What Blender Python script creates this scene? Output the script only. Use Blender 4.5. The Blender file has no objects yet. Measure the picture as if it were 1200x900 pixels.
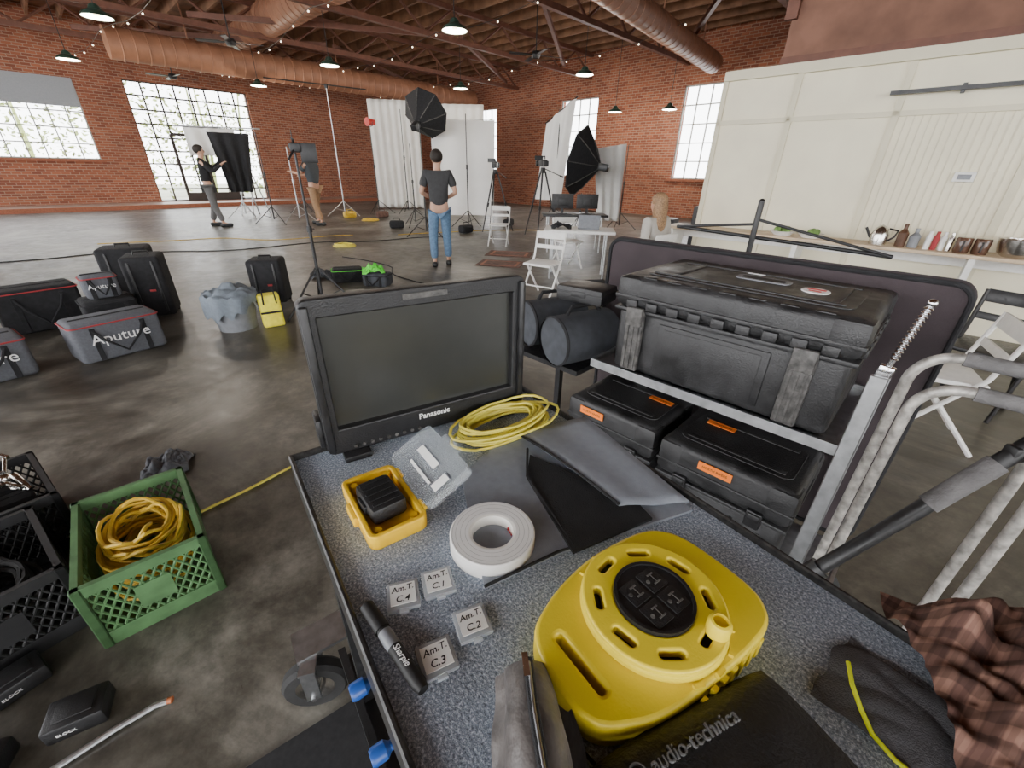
import bpy, bmesh, math, random
from mathutils import Vector, Matrix, noise
random.seed(7)
rad=math.radians
I4=Matrix.Identity(4)
def T(x,y=None,z=0):
    return Matrix.Translation(Vector(x) if y is None else Vector((x,y,z)))
def Rz(a): return Matrix.Rotation(rad(a),4,'Z')
def Rx(a): return Matrix.Rotation(rad(a),4,'X')
def Ry(a): return Matrix.Rotation(rad(a),4,'Y')
def frame(o,X,Y):
    m=Matrix.Identity(4); X=Vector(X).normalized(); Y=Vector(Y); Z=X.cross(Y).normalized(); Y=Z.cross(X)
    for i in range(3):
        m[i][0]=X[i]; m[i][1]=Y[i]; m[i][2]=Z[i]; m[i][3]=o[i]
    return m
# ---------------------------------------------------------------- materials
def nt(name):
    m=bpy.data.materials.new(name); m.use_nodes=True
    n=m.node_tree.nodes; l=m.node_tree.links
    return m,n,l,n["Principled BSDF"]
def mat(name,col,rough=.5,metal=0,var=.12,scale=25,bump=0,bscale=None,alpha=1,trans=0,rvar=0,emit=0,spec=.5):
    m,n,l,p=nt(name)
    tc=n.new("ShaderNodeTexCoord"); no=n.new("ShaderNodeTexNoise"); no.inputs["Scale"].default_value=scale; no.inputs["Detail"].default_value=4
    l.new(tc.outputs["Object"],no.inputs["Vector"])
    cr=n.new("ShaderNodeValToRGB"); e=cr.color_ramp.elements
    e[0].position=.3;e[1].position=.7
    e[0].color=[max(0,c*(1-var)) for c in col]+[1]; e[1].color=[min(1,c*(1+var)) for c in col]+[1]
    l.new(no.outputs["Fac"],cr.inputs["Fac"]); l.new(cr.outputs["Color"],p.inputs["Base Color"])
    p.inputs["Roughness"].default_value=rough; p.inputs["Metallic"].default_value=metal
    p.inputs["Specular IOR Level"].default_value=spec
    if rvar:
        mr=n.new("ShaderNodeMapRange"); mr.inputs["From Min"].default_value=.35; mr.inputs["From Max"].default_value=.65
        mr.inputs["To Min"].default_value=rough-rvar; mr.inputs["To Max"].default_value=rough+rvar
        l.new(no.outputs["Fac"],mr.inputs["Value"]); l.new(mr.outputs["Result"],p.inputs["Roughness"])
    if bump:
        n2=n.new("ShaderNodeTexNoise"); n2.inputs["Scale"].default_value=bscale or scale*4; n2.inputs["Detail"].default_value=3
        l.new(tc.outputs["Object"],n2.inputs["Vector"])
        b=n.new("ShaderNodeBump"); b.inputs["Strength"].default_value=bump; b.inputs["Distance"].default_value=.01
        l.new(n2.outputs["Fac"],b.inputs["Height"]); l.new(b.outputs["Normal"],p.inputs["Normal"])
    if trans: p.inputs["Transmission Weight"].default_value=trans
    if alpha<1: p.inputs["Alpha"].default_value=alpha
    if emit:
        l.new(cr.outputs["Color"],p.inputs["Emission Color"]); p.inputs["Emission Strength"].default_value=emit
    return m
def brick_mat():
    m,n,l,p=nt("brick")
    tc=n.new("ShaderNodeTexCoord"); sp=n.new("ShaderNodeSeparateXYZ"); cb=n.new("ShaderNodeCombineXYZ")
    l.new(tc.outputs["Object"],sp.inputs[0]); l.new(sp.outputs["X"],cb.inputs["X"]); l.new(sp.outputs["Z"],cb.inputs["Y"])
    bt=n.new("ShaderNodeTexBrick"); bt.inputs["Scale"].default_value=1; bt.inputs["Brick Width"].default_value=.24
    bt.inputs["Row Height"].default_value=.085; bt.inputs["Mortar Size"].default_value=.009; bt.inputs["Mortar Smooth"].default_value=.2
    bt.inputs["Color1"].default_value=(.40,.135,.068,1); bt.inputs["Color2"].default_value=(.22,.065,.036,1); bt.inputs["Mortar"].default_value=(.42,.28,.20,1)
    l.new(cb.outputs[0],bt.inputs["Vector"])
    no=n.new("ShaderNodeTexNoise"); no.inputs["Scale"].default_value=.5; no.inputs["Detail"].default_value=5; l.new(tc.outputs["Object"],no.inputs["Vector"])
    cr=n.new("ShaderNodeValToRGB"); cr.color_ramp.elements[0].position=.3; cr.color_ramp.elements[1].position=.75
    cr.color_ramp.elements[0].color=(.75,.75,.75,1); cr.color_ramp.elements[1].color=(1.1,1.1,1.1,1)
    l.new(no.outputs["Fac"],cr.inputs["Fac"])
    mx=n.new("ShaderNodeMixRGB"); mx.blend_type='MULTIPLY'; mx.inputs[0].default_value=1
    l.new(bt.outputs["Color"],mx.inputs[1]); l.new(cr.outputs["Color"],mx.inputs[2]); l.new(mx.outputs[0],p.inputs["Base Color"])
    p.inputs["Roughness"].default_value=.85
    b=n.new("ShaderNodeBump"); b.inputs["Strength"].default_value=.5; b.inputs["Distance"].default_value=.01; b.invert=True
    l.new(bt.outputs["Fac"],b.inputs["Height"]); l.new(b.outputs["Normal"],p.inputs["Normal"])
    return m
def floor_surface():
    m,n,l,p=nt("polished_concrete")
    tc=n.new("ShaderNodeTexCoord")
    a=n.new("ShaderNodeTexNoise"); a.inputs["Scale"].default_value=.75; a.inputs["Detail"].default_value=10; a.inputs["Roughness"].default_value=.68; a.inputs["Distortion"].default_value=.9
    b=n.new("ShaderNodeTexNoise"); b.inputs["Scale"].default_value=7; b.inputs["Detail"].default_value=9; b.inputs["Roughness"].default_value=.75
    l.new(tc.outputs["Object"],a.inputs[0]); l.new(tc.outputs["Object"],b.inputs[0])
    cr=n.new("ShaderNodeValToRGB"); e=cr.color_ramp.elements
    e[0].position=.36; e[0].color=(.042,.036,.028,1); e[1].position=.64; e[1].color=(.25,.235,.20,1)
    x=e.new(.5); x.color=(.112,.102,.083,1)
    l.new(a.outputs["Fac"],cr.inputs["Fac"])
    c2=n.new("ShaderNodeValToRGB"); c2.color_ramp.elements[0].position=.38; c2.color_ramp.elements[1].position=.62
    c2.color_ramp.elements[0].color=(.55,.55,.55,1); c2.color_ramp.elements[1].color=(1.1,1.1,1.1,1)
    l.new(b.outputs["Fac"],c2.inputs["Fac"])
    mx=n.new("ShaderNodeMixRGB"); mx.blend_type='MULTIPLY'; mx.inputs[0].default_value=1
    l.new(cr.outputs[0],mx.inputs[1]); l.new(c2.outputs[0],mx.inputs[2]); l.new(mx.outputs[0],p.inputs["Base Color"])
    mr=n.new("ShaderNodeMapRange"); mr.inputs["From Min"].default_value=.3; mr.inputs["From Max"].default_value=.7; mr.inputs["To Min"].default_value=.26; mr.inputs["To Max"].default_value=.55
    l.new(b.outputs["Fac"],mr.inputs[0]); l.new(mr.outputs[0],p.inputs["Roughness"])
    return m
def carpet_mat():
    m,n,l,p=nt("speckled_carpet")
    tc=n.new("ShaderNodeTexCoord")
    a=n.new("ShaderNodeTexNoise"); a.inputs["Scale"].default_value=300; a.inputs["Detail"].default_value=3; a.inputs["Roughness"].default_value=.8
    l.new(tc.outputs["Object"],a.inputs[0])
    cr=n.new("ShaderNodeValToRGB"); e=cr.color_ramp.elements
    e[0].position=.34; e[0].color=(.11,.13,.17,1); e[1].position=.68; e[1].color=(.78,.85,.93,1)
    x=e.new(.52); x.color=(.32,.375,.46,1)
    l.new(a.outputs["Fac"],cr.inputs[0]); l.new(cr.outputs[0],p.inputs["Base Color"])
    p.inputs["Roughness"].default_value=.95
    b=n.new("ShaderNodeBump"); b.inputs["Strength"].default_value=.5; b.inputs["Distance"].default_value=.003
    l.new(a.outputs["Fac"],b.inputs["Height"]); l.new(b.outputs[0],p.inputs["Normal"])
    return m
def plaid_mat():
    m,n,l,p=nt("brown_plaid_flannel")
    tc=n.new("ShaderNodeTexCoord"); mp=n.new("ShaderNodeMapping"); mp.inputs["Rotation"].default_value=(0,0,.5); l.new(tc.outputs["Object"],mp.inputs[0])
    def band(dirn,sc,lo,hi):
        w=n.new("ShaderNodeTexWave"); w.bands_direction=dirn; w.inputs["Scale"].default_value=sc; w.inputs["Distortion"].default_value=.6; w.inputs["Detail Scale"].default_value=1
        l.new(mp.outputs[0],w.inputs[0]); c=n.new("ShaderNodeValToRGB"); c.color_ramp.elements[0].position=.42; c.color_ramp.elements[1].position=.58
        c.color_ramp.elements[0].color=lo; c.color_ramp.elements[1].color=hi; l.new(w.outputs["Fac"],c.inputs[0]); return c
    a=band('X',13,(.13,.065,.05,1),(.25,.135,.10,1)); b=band('Y',13,(.5,.48,.48,1),(1,1,1,1)); c=band('X',40,(.8,.78,.78,1),(1,1,1,1))
    m1=n.new("ShaderNodeMixRGB"); m1.blend_type='MULTIPLY'; m1.inputs[0].default_value=.85; l.new(a.outputs[0],m1.inputs[1]); l.new(b.outputs[0],m1.inputs[2])
    m2=n.new("ShaderNodeMixRGB"); m2.blend_type='MULTIPLY'; m2.inputs[0].default_value=1; l.new(m1.outputs[0],m2.inputs[1]); l.new(c.outputs[0],m2.inputs[2])
    l.new(m2.outputs[0],p.inputs["Base Color"]); p.inputs["Roughness"].default_value=.95
    return m
BRICK=brick_mat(); FLOOR=floor_surface(); CARPET=carpet_mat(); PLAID=plaid_mat()
black=mat("black_plastic",(.014,.014,.015),.42,var=.3,bump=.15,bscale=300)
blackm=mat("black_painted_metal",(.014,.014,.015),.4,var=.4,scale=60,rvar=.1)
chipped=mat("chipped_black_paint",(.022,.021,.02),.45,var=.9,scale=120)
blackf=mat("black_fabric",(.014,.014,.016),.9,var=.3,bump=.4,bscale=500)
greyf=mat("grey_fabric",(.14,.15,.17),.9,var=.12,scale=60,bump=.3,bscale=600)
sleevem=mat("grey_sleeve_fabric",(.26,.285,.33),.8,var=.08,scale=60,bump=.2,bscale=800)
drapem=mat("blue_grey_cloth",(.17,.20,.235),.9,var=.1,scale=40,bump=.3)
feltm=mat("dark_grey_felt",(.10,.10,.11),.95,var=.15,bump=.3,bscale=600)
dgreyf=mat("dark_grey_fabric",(.055,.06,.07),.9,var=.2,bump=.3,bscale=500)
purplef=mat("dusty_purple_black_fabric",(.048,.036,.040),.9,var=.25,scale=6,bump=.3,bscale=400)
casem=mat("scuffed_black_case",(.024,.024,.025),.45,var=.55,scale=18,bump=.2,bscale=250,rvar=.1)
casef=mat("worn_case_strip",(.085,.082,.078),.6,var=.6,scale=50,bump=.2)
alu=mat("brushed_aluminium",(.50,.51,.52),.4,1,var=.2,scale=30)
chrome=mat("chrome",(.75,.75,.77),.15,1,var=.05)
tubem=mat("chipped_white_tube",(.40,.38,.35),.45,.3,var=.5,scale=45,bump=.1)
foam=mat("grey_foam_grip",(.13,.125,.125),.9,var=.2,bump=.4)
white=mat("white_paint",(.78,.77,.74),.5,var=.05)
cream=mat("cream_painted_panel",(.80,.745,.57),.6,var=.05,scale=3)
creamd=mat("cream_trim",(.68,.63,.47),.6,var=.05,scale=3)
whitec=mat("white_cloth",(.85,.84,.80),.9,var=.05,scale=3)
silk=mat("diffusion_cloth",(.86,.85,.82),.8,var=.03,scale=3)
yel=mat("yellow_plastic",(.80,.62,.025),.42,var=.06,scale=12,bump=.05,bscale=300)
yelc=mat("yellow_cable",(.72,.62,.08),.45,var=.1)
oyel=mat("orange_yellow_cable",(.62,.40,.03),.5,var=.15)
ycase=mat("amber_yellow_plastic",(.85,.52,.015),.4,var=.06)
neon=mat("neon_yellow_cord",(.75,.85,.02),.5,var=.05)
green=mat("green_crate_plastic",(.075,.165,.065),.5,var=.25,scale=15)
tapew=mat("white_tape",(.78,.77,.75),.6,var=.04)
tapein=mat("tape_core",(.80,.78,.72),.7,var=.1)
paper=mat("paper",(.85,.85,.82),.8,var=.03)
ink=mat("black_ink",(.01,.01,.01),.6,var=0)
whiteink=mat("white_ink",(.85,.85,.85),.6,var=0)
redink=mat("red_ink",(.6,.03,.03),.6,var=.1)
blueink=mat("blue_ink",(.02,.1,.5),.6,var=0)
orange=mat("orange_sticker",(.95,.22,.02),.5,var=.05)
tipm=mat("orange_tip",(.45,.14,.05),.5,var=.1)
clear=mat("clear_plastic",(.75,.82,.86),.10,var=.03,alpha=.12)
clear2=mat("clear_card_case",(.75,.80,.84),.2,var=.03,alpha=.40)
mesh_pl=mat("smoky_pouch_plastic",(.11,.10,.095),.42,var=.5,scale=30,bump=.3,bscale=60)
leather=mat("black_leather",(.014,.014,.014),.5,var=.2,bump=.3,bscale=260)
emb=mat("glossy_embossed_black",(.14,.14,.14),.25,var=0)
screen=mat("dark_lcd_glass",(.028,.029,.026),.28,var=.1,spec=.7)
blue=mat("blue_knob_plastic",(.02,.09,.38),.35,var=.1)
rust=mat("rust_brown_duct_paint",(.33,.155,.09),.5,var=.15,scale=4)
wood=mat("brown_ceiling_wood",(.24,.125,.070),.8,var=.35,scale=3)
redsteel=mat("red_oxide_steel",(.15,.06,.038),.6,var=.2,scale=8)
brownw=mat("brown_loft_wall",(.20,.10,.068),.85,var=.25,scale=3)
counterw=mat("counter_wood",(.55,.42,.28),.5,var=.15,scale=6)
stage=mat("stage_boards",(.42,.30,.24),.5,var=.15,scale=2)
stagee=mat("stage_edge_red",(.30,.10,.05),.7,var=.2)
steelw=mat("window_steel",(.045,.035,.03),.6,var=.2)
wsteel=mat("pale_window_steel",(.35,.36,.33),.6,var=.1)
shade=mat("window_shade",(.35,.37,.39),.9,var=.05)
leafm=mat("leaves",(.30,.36,.14),.8,var=.7,scale=.8)
grass=mat("outdoor_ground",(.32,.33,.26),.9,var=.3,scale=.6)
redf=mat("red_trim",(.34,.03,.035),.7,var=.1)
rubber=mat("rubber",(.018,.018,.018),.8,var=.3)
skin=mat("skin",(.55,.32,.22),.55,var=.05)
hairb=mat("dark_hair",(.02,.014,.01),.7,var=.3,scale=80)
hairl=mat("light_brown_hair",(.30,.18,.095),.6,var=.4,scale=60)
tee=mat("charcoal_tee",(.045,.045,.047),.9,var=.1)
jean=mat("blue_denim",(.11,.19,.30),.85,var=.2,scale=30)
gtee=mat("dark_slate_tee",(.05,.058,.065),.9,var=.1)
tan=mat("tan_trousers",(.33,.20,.11),.9,var=.1)
gpan=mat("grey_trousers",(.12,.12,.12),.9,var=.1)
btop=mat("black_hoodie",(.015,.015,.017),.9,var=.2)
oat=mat("grey_beige_top",(.45,.42,.38),.9,var=.05)
rugm=mat("brown_rug",(.12,.065,.05),.95,var=.4,scale=14)
sheetd=mat("dark_floor_sheet",(.022,.022,.024),.9,var=.3,scale=60)
tubg=mat("grey_tub_plastic",(.20,.21,.23),.5,var=.1)
neong=mat("neon_green_fabric",(.12,.75,.06),.8,var=.1)
bulbm=mat("bulb_glass",(1,.9,.7),.3,var=0,emit=5)
shadeg=mat("green_enamel",(.03,.06,.045),.3,var=.1)
shadei=mat("white_enamel_inside",(.85,.85,.8),.4,var=.02,emit=.8)
silverb=mat("stainless_steel",(.62,.60,.57),.22,1,var=.1,scale=10)
glassd=mat("brown_bottle",(.10,.05,.03),.15,var=.2)
teal=mat("leafy_garnish",(.14,.25,.06),.8,var=.4)
redlamp=mat("red_lamp_body",(.55,.03,.02),.4,var=.1)
lemon=mat("lemon_fabric",(.85,.75,.05),.8,var=.1)
blackcrate=mat("black_crate_plastic",(.014,.014,.015),.5,var=.3)
# ---------------------------------------------------------------- mesh builder
class B:
    def __init__(s): s.bm=bmesh.new(); s.i=0
    def _m(s,vs):
        for v in vs:
            for f in v.link_faces: f.material_index=s.i
    def box(s,c,d,R=None,bev=0,seg=2):
        M=T(c)@(R or I4)@Matrix.Diagonal((d[0],d[1],d[2],1))
        vs=bmesh.ops.create_cube(s.bm,size=1,matrix=M)['verts']; s._m(vs)
        if bev:
            es=list({e for v in vs for e in v.link_edges})
            bmesh.ops.bevel(s.bm,geom=es,offset=bev,segments=seg,affect='EDGES',profile=.5)
        return s
    def cyl(s,a,b,r,r2=None,seg=14):
        a=Vector(a);b=Vector(b);d=b-a
        q=d.to_track_quat('Z','Y').to_matrix().to_4x4()
        M=T((a+b)/2)@q
        vs=bmesh.ops.create_cone(s.bm,cap_ends=True,segments=seg,radius1=r,radius2=r if r2 is None else r2,depth=d.length,matrix=M)['verts']
        s._m(vs); return s
    def sph(s,c,r,seg=14,R=None):
        r=(r,r,r) if not hasattr(r,'__len__') else r
        vs=bmesh.ops.create_uvsphere(s.bm,u_segments=seg,v_segments=max(6,seg*2//3),radius=1,matrix=T(c)@(R or I4)@Matrix.Diagonal((*r,1)))['verts']; s._m(vs); return s
    def tube(s,pts,r,seg=8,closed=False):
        pts=[Vector(p) for p in pts]; n=len(pts); rings=[]; up=None
        for i,p in enumerate(pts):
            if closed: t=(pts[(i+1)%n]-pts[i-1])
            else: t=pts[min(i+1,n-1)]-pts[max(i-1,0)]
            t.normalize()
            if up is None: up=Vector((0,0,1)) if abs(t.z)<.9 else Vector((1,0,0))
            a=t.cross(up)
            if a.length<1e-4: a=t.orthogonal()
            a.normalize(); b=a.cross(t).normalized(); up=b
            rr=r[i] if hasattr(r,'__len__') else r
            rings.append([s.bm.verts.new(p+a*math.cos(k*2*math.pi/seg)*rr+b*math.sin(k*2*math.pi/seg)*rr) for k in range(seg)])
        m=n if closed else n-1
        for i in range(m):
            A=rings[i];C=rings[(i+1)%n]
            for k in range(seg):
                f=s.bm.faces.new((A[k],A[(k+1)%seg],C[(k+1)%seg],C[k])); f.material_index=s.i
        if not closed:
            for ring in (rings[0],rings[-1]):
                f=s.bm.faces.new(ring); f.material_index=s.i
        return s
    def lathe(s,prof,M=I4,seg=32):
        rings=[]
        for r,z in prof:
            if r<1e-5: rings.append([s.bm.verts.new(M@Vector((0,0,z)))])
            else: rings.append([s.bm.verts.new(M@Vector((r*math.cos(k*2*math.pi/seg),r*math.sin(k*2*math.pi/seg),z))) for k in range(seg)])
        for A,C in zip(rings,rings[1:]):
            for k in range(seg):
                k2=(k+1)%seg
                if len(A)==1 and len(C)==1: continue
                if len(A)==1: vs=(A[0],C[k2],C[k])
                elif len(C)==1: vs=(A[k],A[k2],C[0])
                else: vs=(A[k],A[k2],C[k2],C[k])
                f=s.bm.faces.new(vs); f.material_index=s.i
        return s
    def prism(s,poly,z0,z1,M=I4):
        a=[s.bm.verts.new(M@Vector((p[0],p[1],z0+(p[2] if len(p)>2 else 0)))) for p in poly]
        b=[s.bm.verts.new(M@Vector((p[0],p[1],z1+(p[2] if len(p)>2 else 0)))) for p in poly]
        fs=[s.bm.faces.new(a[::-1]),s.bm.faces.new(b)]
        n=len(poly)
        for k in range(n): fs.append(s.bm.faces.new((a[k],a[(k+1)%n],b[(k+1)%n],b[k])))
        for f in fs: f.material_index=s.i
        return s
    def grid(s,fn,nu,nv):
        g=[[s.bm.verts.new(fn(u/nu,v/nv)) for v in range(nv+1)] for u in range(nu+1)]
        for u in range(nu):
            for v in range(nv):
                f=s.bm.faces.new((g[u][v],g[u+1][v],g[u+1][v+1],g[u][v+1])); f.material_index=s.i
        return s
    def add(s,me,M=I4):
        n0=len(s.bm.faces); me=me.copy(); me.transform(M); s.bm.from_mesh(me); s.bm.faces.ensure_lookup_table()
        for f in s.bm.faces[n0:]: f.material_index=s.i
        return s
    def mesh(s,name,mats,sharp=35,normals=True):
        if normals: bmesh.ops.recalc_face_normals(s.bm,faces=s.bm.faces)
        me=bpy.data.meshes.new(name); s.bm.to_mesh(me); s.bm.free()
        for m in (mats if isinstance(mats,(list,tuple)) else [mats]): me.materials.append(m)
        me.shade_smooth(); me.set_sharp_from_angle(angle=rad(sharp))
        return me
def rrect(cx,cy,w,h,r,n=6):
    out=[]
    for (sx,sy,a0) in ((1,1,0),(-1,1,90),(-1,-1,180),(1,-1,270)):
        for k in range(n+1):
            a=rad(a0+90*k/n); out.append((cx+sx*(w/2-r)+r*math.cos(a),cy+sy*(h/2-r)+r*math.sin(a)))
    return out
def circ(cx,cy,r,n=40): return [(cx+r*math.cos(2*math.pi*k/n),cy+r*math.sin(2*math.pi*k/n)) for k in range(n)]
def chaikin(p,n=3):
    for _ in range(n):
        q=[]
        for i in range(len(p)):
            a=p[i];c=p[(i+1)%len(p)]
            q+=[(a[0]*.8+c[0]*.2,a[1]*.8+c[1]*.2),(a[0]*.2+c[0]*.8,a[1]*.2+c[1]*.8)]
        p=q
    return p
def rotp(pts,a):
    c,s_=math.cos(rad(a)),math.sin(rad(a)); return [(x*c-y*s_,x*s_+y*c) for x,y in pts]
def plate(outer,holes,z0,z1,bev=.002):
    cu=bpy.data.curves.new("tmp","CURVE"); cu.dimensions='2D'; cu.fill_mode='BOTH'
    for poly in [outer]+holes:
        sp=cu.splines.new('POLY'); sp.points.add(len(poly)-1)
        for i,p in enumerate(poly): sp.points[i].co=(p[0],p[1],0,1)
        sp.use_cyclic_u=True
    cu.extrude=max(0.0001,(z1-z0)/2-bev); cu.bevel_depth=bev; cu.bevel_resolution=2
    o=bpy.data.objects.new("tmp",cu); bpy.context.scene.collection.objects.link(o)
    dg=bpy.context.evaluated_depsgraph_get(); me=bpy.data.meshes.new_from_object(o.evaluated_get(dg))
    bpy.data.objects.remove(o); me.transform(T(0,0,(z0+z1)/2)); me.materials.clear(); return me
COL=bpy.context.scene.collection
def thing(name,label,cat,M=I4,group=None):
    o=bpy.data.objects.new(name,None); COL.objects.link(o); o.empty_display_size=.1
    o.matrix_world=M; o["label"]=label; o["category"]=cat
    if group:o["group"]=group
    return o
def part(name,b,mats,par,M=I4,label=None,sharp=35):
    me=b.mesh(name,mats,sharp) if isinstance(b,B) else b
    o=bpy.data.objects.new(name,me); COL.objects.link(o); o.parent=par; o.matrix_basis=M
    if label:o["label"]=label
    return o
def solo(name,label,cat,b,mats,M=I4,group=None,kind=None,sharp=35):
    me=b.mesh(name,mats,sharp) if isinstance(b,B) else b
    o=bpy.data.objects.new(name,me); COL.objects.link(o); o.matrix_world=M
    if kind!="structure": o["label"]=label; o["category"]=cat
    if group:o["group"]=group
    if kind:o["kind"]=kind
    return o
def dup(o,M,label=None,par=None):
    c=o.copy(); COL.objects.link(c)
    if par is None:
        c.matrix_world=M
        if label:c["label"]=label
    else:
        c.parent=par; c.matrix_basis=o.matrix_basis.copy()
    for ch in list(o.children): dup(ch,None,None,c)
    return c
def text(body,size,M,par,m,name="lettering",ext=.0004,align='LEFT',font_scale_x=1,shear=0,off=0):
    cu=bpy.data.curves.new("tmp","FONT"); cu.body=body; cu.size=size; cu.extrude=ext; cu.align_x=align; cu.shear=shear; cu.resolution_u=3; cu.offset=off
    o=bpy.data.objects.new("tmp",cu); COL.objects.link(o); dg=bpy.context.evaluated_depsgraph_get()
    me=bpy.data.meshes.new_from_object(o.evaluated_get(dg)); bpy.data.objects.remove(o)
    me.transform(Matrix.Diagonal((font_scale_x,1,1,1))); me.materials.clear(); me.materials.append(m)
    t=bpy.data.objects.new(name,me); COL.objects.link(t); t.parent=par; t.matrix_basis=M
    return t
# ---------------------------------------------------------------- frames
CM=frame((-.417,.640,0),(.585,-.811,0),(.811,.585,0))      # cart (q,p)
C2=frame((0,0,0),(.713,-.701,0),(.701,.713,0))             # second cart (e,n)
RM=frame((0,0,0),(.722,-.692,0),(.692,.722,0))             # room (s,r)
# ---------------------------------------------------------------- camera
f=490.; pt=math.atan(250/490.); rl=rad(1.1)
F=Vector((0,math.cos(pt),-math.sin(pt)));U0=Vector((0,math.sin(pt),math.cos(pt)));R0=Vector((1,0,0))
Rr=R0*math.cos(rl)+U0*math.sin(rl); U=U0*math.cos(rl)-R0*math.sin(rl)
cd=bpy.data.cameras.new("camera"); cd.sensor_width=36; cd.lens=490/1200*36; cd.clip_start=.02; cd.clip_end=200
cam=bpy.data.objects.new("camera",cd); COL.objects.link(cam)
cam.matrix_world=Matrix(((Rr.x,U.x,-F.x,0),(Rr.y,U.y,-F.y,0),(Rr.z,U.z,-F.z,1.5),(0,0,0,1)))
bpy.context.scene.camera=cam
# ---------------------------------------------------------------- world
w=bpy.data.worlds.new("w"); bpy.context.scene.world=w; w.use_nodes=True
bg=w.node_tree.nodes["Background"]; bg.inputs[0].default_value=(.98,.985,1,1); bg.inputs[1].default_value=9.5
# ---------------------------------------------------------------- room shell
b=B(); b.box((-6,4,-.05),(42,34,.1)); solo("floor","","",b,FLOOR,RM,kind="structure")
def wall(name,M,x0,x1,z0,z1,ops,th,m):
    xs=sorted({x0,x1,*[o[0] for o in ops],*[o[1] for o in ops]}); zs=sorted({z0,z1,*[o[2] for o in ops],*[o[3] for o in ops]})
    b=B()
    for xa,xb in zip(xs,xs[1:]):
        for za,zb in zip(zs,zs[1:]):
            cx,cz=(xa+xb)/2,(za+zb)/2
            if any(o[0]<cx<o[1] and o[2]<cz<o[3] for o in ops): continue
            b.box((cx,th/2,cz),(xb-xa,th,zb-za))
    return solo(name,"","",b,m,M,kind="structure")
W1=RM@frame((-22.9,0,0),(0,1,0),(-1,0,0))   # x=r, y=outward
W2=RM@frame((0,16.8,0),(1,0,0),(0,1,0))     # x=s, y=outward
ops1=[(-2.1,1.95,1.6,4.05),(3.3,7.35,.15,4.2)]
ops2=[(-8.05,-6.6,1.33,4.23),(-13.5,-11.6,1.33,4.2),(-19.3,-17.5,1.33,4.2),(-2.6,-1.2,1.33,4.2)]
wall("wall_left",W1,-7,16.8,0,5.9,ops1,.35,BRICK)
wall("wall_back",W2,-23.2,8,0,5.9,ops2,.35,BRICK)
W3=RM@frame((0,-7,0),(-1,0,0),(0,-1,0))
wall("wall_front",W3,-8,23.2,0,5.9,[(-6.5,-1.5,0,4.8),(-.8,4.2,0,4.8),(5,10,0.,4.8),(11,16,.9,4.8),(17,22,.9,4.8)],.3,BRICK)
W4=RM@frame((8,0,0),(0,-1,0),(1,0,0))
wall("wall_right",W4,-16.8,7,0,5.9,[(-3.5,1.,.9,4.6),(2.,6.,.0,4.6)],.3,cream)
def window(name,M,x0,x1,z0,z1,nx,nz,m,bw=.035,sh=False,doors=None):
    b=B(); y=.12
    for i in range(nx+1):
        x=x0+(x1-x0)*i/nx; wd=.08 if i in(0,nx) else bw
        b.box((x,y,(z0+z1)/2),(wd,.05,z1-z0))
    for i in range(nz+1):
        z=z0+(z1-z0)*i/nz; wd=.08 if i in(0,nz) else bw
        b.box(((x0+x1)/2,y,z),(x1-x0,.05,wd))
    b.i=1; b.box(((x0+x1)/2,-.02,z0-.04),(x1-x0+.2,.2,.08))
    mats=[m,stagee]
    if sh:
        b.i=2; mats.append(shade); b.box(((x0+x1)/2,.04,z1-.42),(x1-x0-.05,.01,.85))
    if doors:
        b.i=0
        for x in doors: b.box((x,y-.01,(z0+1.2)),(.10,.07,2.4))
        b.box(((doors[0]+doors[-1])/2,y-.01,z0+2.4),(doors[-1]-doors[0],.07,.1)); b.box(((doors[0]+doors[-1])/2,y-.01,z0+.15),(doors[-1]-doors[0],.06,.3))
    solo(name,"","",b,mats,M,kind="structure")
window("window_1",W1,-2.1,1.95,1.6,4.05,9,5,wsteel,sh=True)
window("door_1",W1,3.3,7.35,.15,4.2,8,9,steelw,bw=.05,doors=(4.3,5.3,6.3))
window("window_2",W2,-8.05,-6.6,1.33,4.23,3,5,wsteel)
window("window_3",W2,-13.5,-11.6,1.33,4.2,4,5,wsteel)
window("window_4",W2,-19.3,-17.5,1.33,4.2,4,5,wsteel)
window("window_5",W2,-2.6,-1.2,1.33,4.2,3,5,wsteel)
b=B(); b.box((-22.08,4.9,.07),(1.6,23.4,.14)); b.i=1; b.box((-21.26,4.9,.07),(.05,23.4,.15))
solo("stage_platform","low wooden stage platform with a red-brown edge along the brick wall","platform",b,[stage,stagee],RM)
b=B(); b.box((-7.5,5,5.95),(32,24.5,.08))
r=-6.8
while r<16.8:
    b.box((-7.5,r,5.76),(31.2,.07,.30)); r+=.75
solo("ceiling","","",b,wood,RM,kind="structure")
def truss():
    R=thing("roof_truss","red-brown open-web roof truss under the timber ceiling","truss",group="roof trusses")
    b=B(); b.box((0,4.9,4.84),(.13,23.6,.12)); part("bottom_chord",b,redsteel,R)
    b=B(); b.box((0,4.9,5.56),(.13,23.6,.12)); part("top_chord",b,redsteel,R)
    b=B(); n=12; pts=[]
    for k in range(n):
        y0=-6.8+k*23.4/n; pts+=[(0,y0,4.87),(0,y0+23.4/n/2,5.53)]
    pts.append((0,16.6,4.87)); b.tube(pts,.04,6)
    part("web",b,redsteel,R)
    return R
t0=truss(); t0.matrix_world=RM@T(-20,0,0)
for s_ in(-16,-12,-8,-4,0,4): dup(t0,RM@T(s_,0,0))
b=B()
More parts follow.
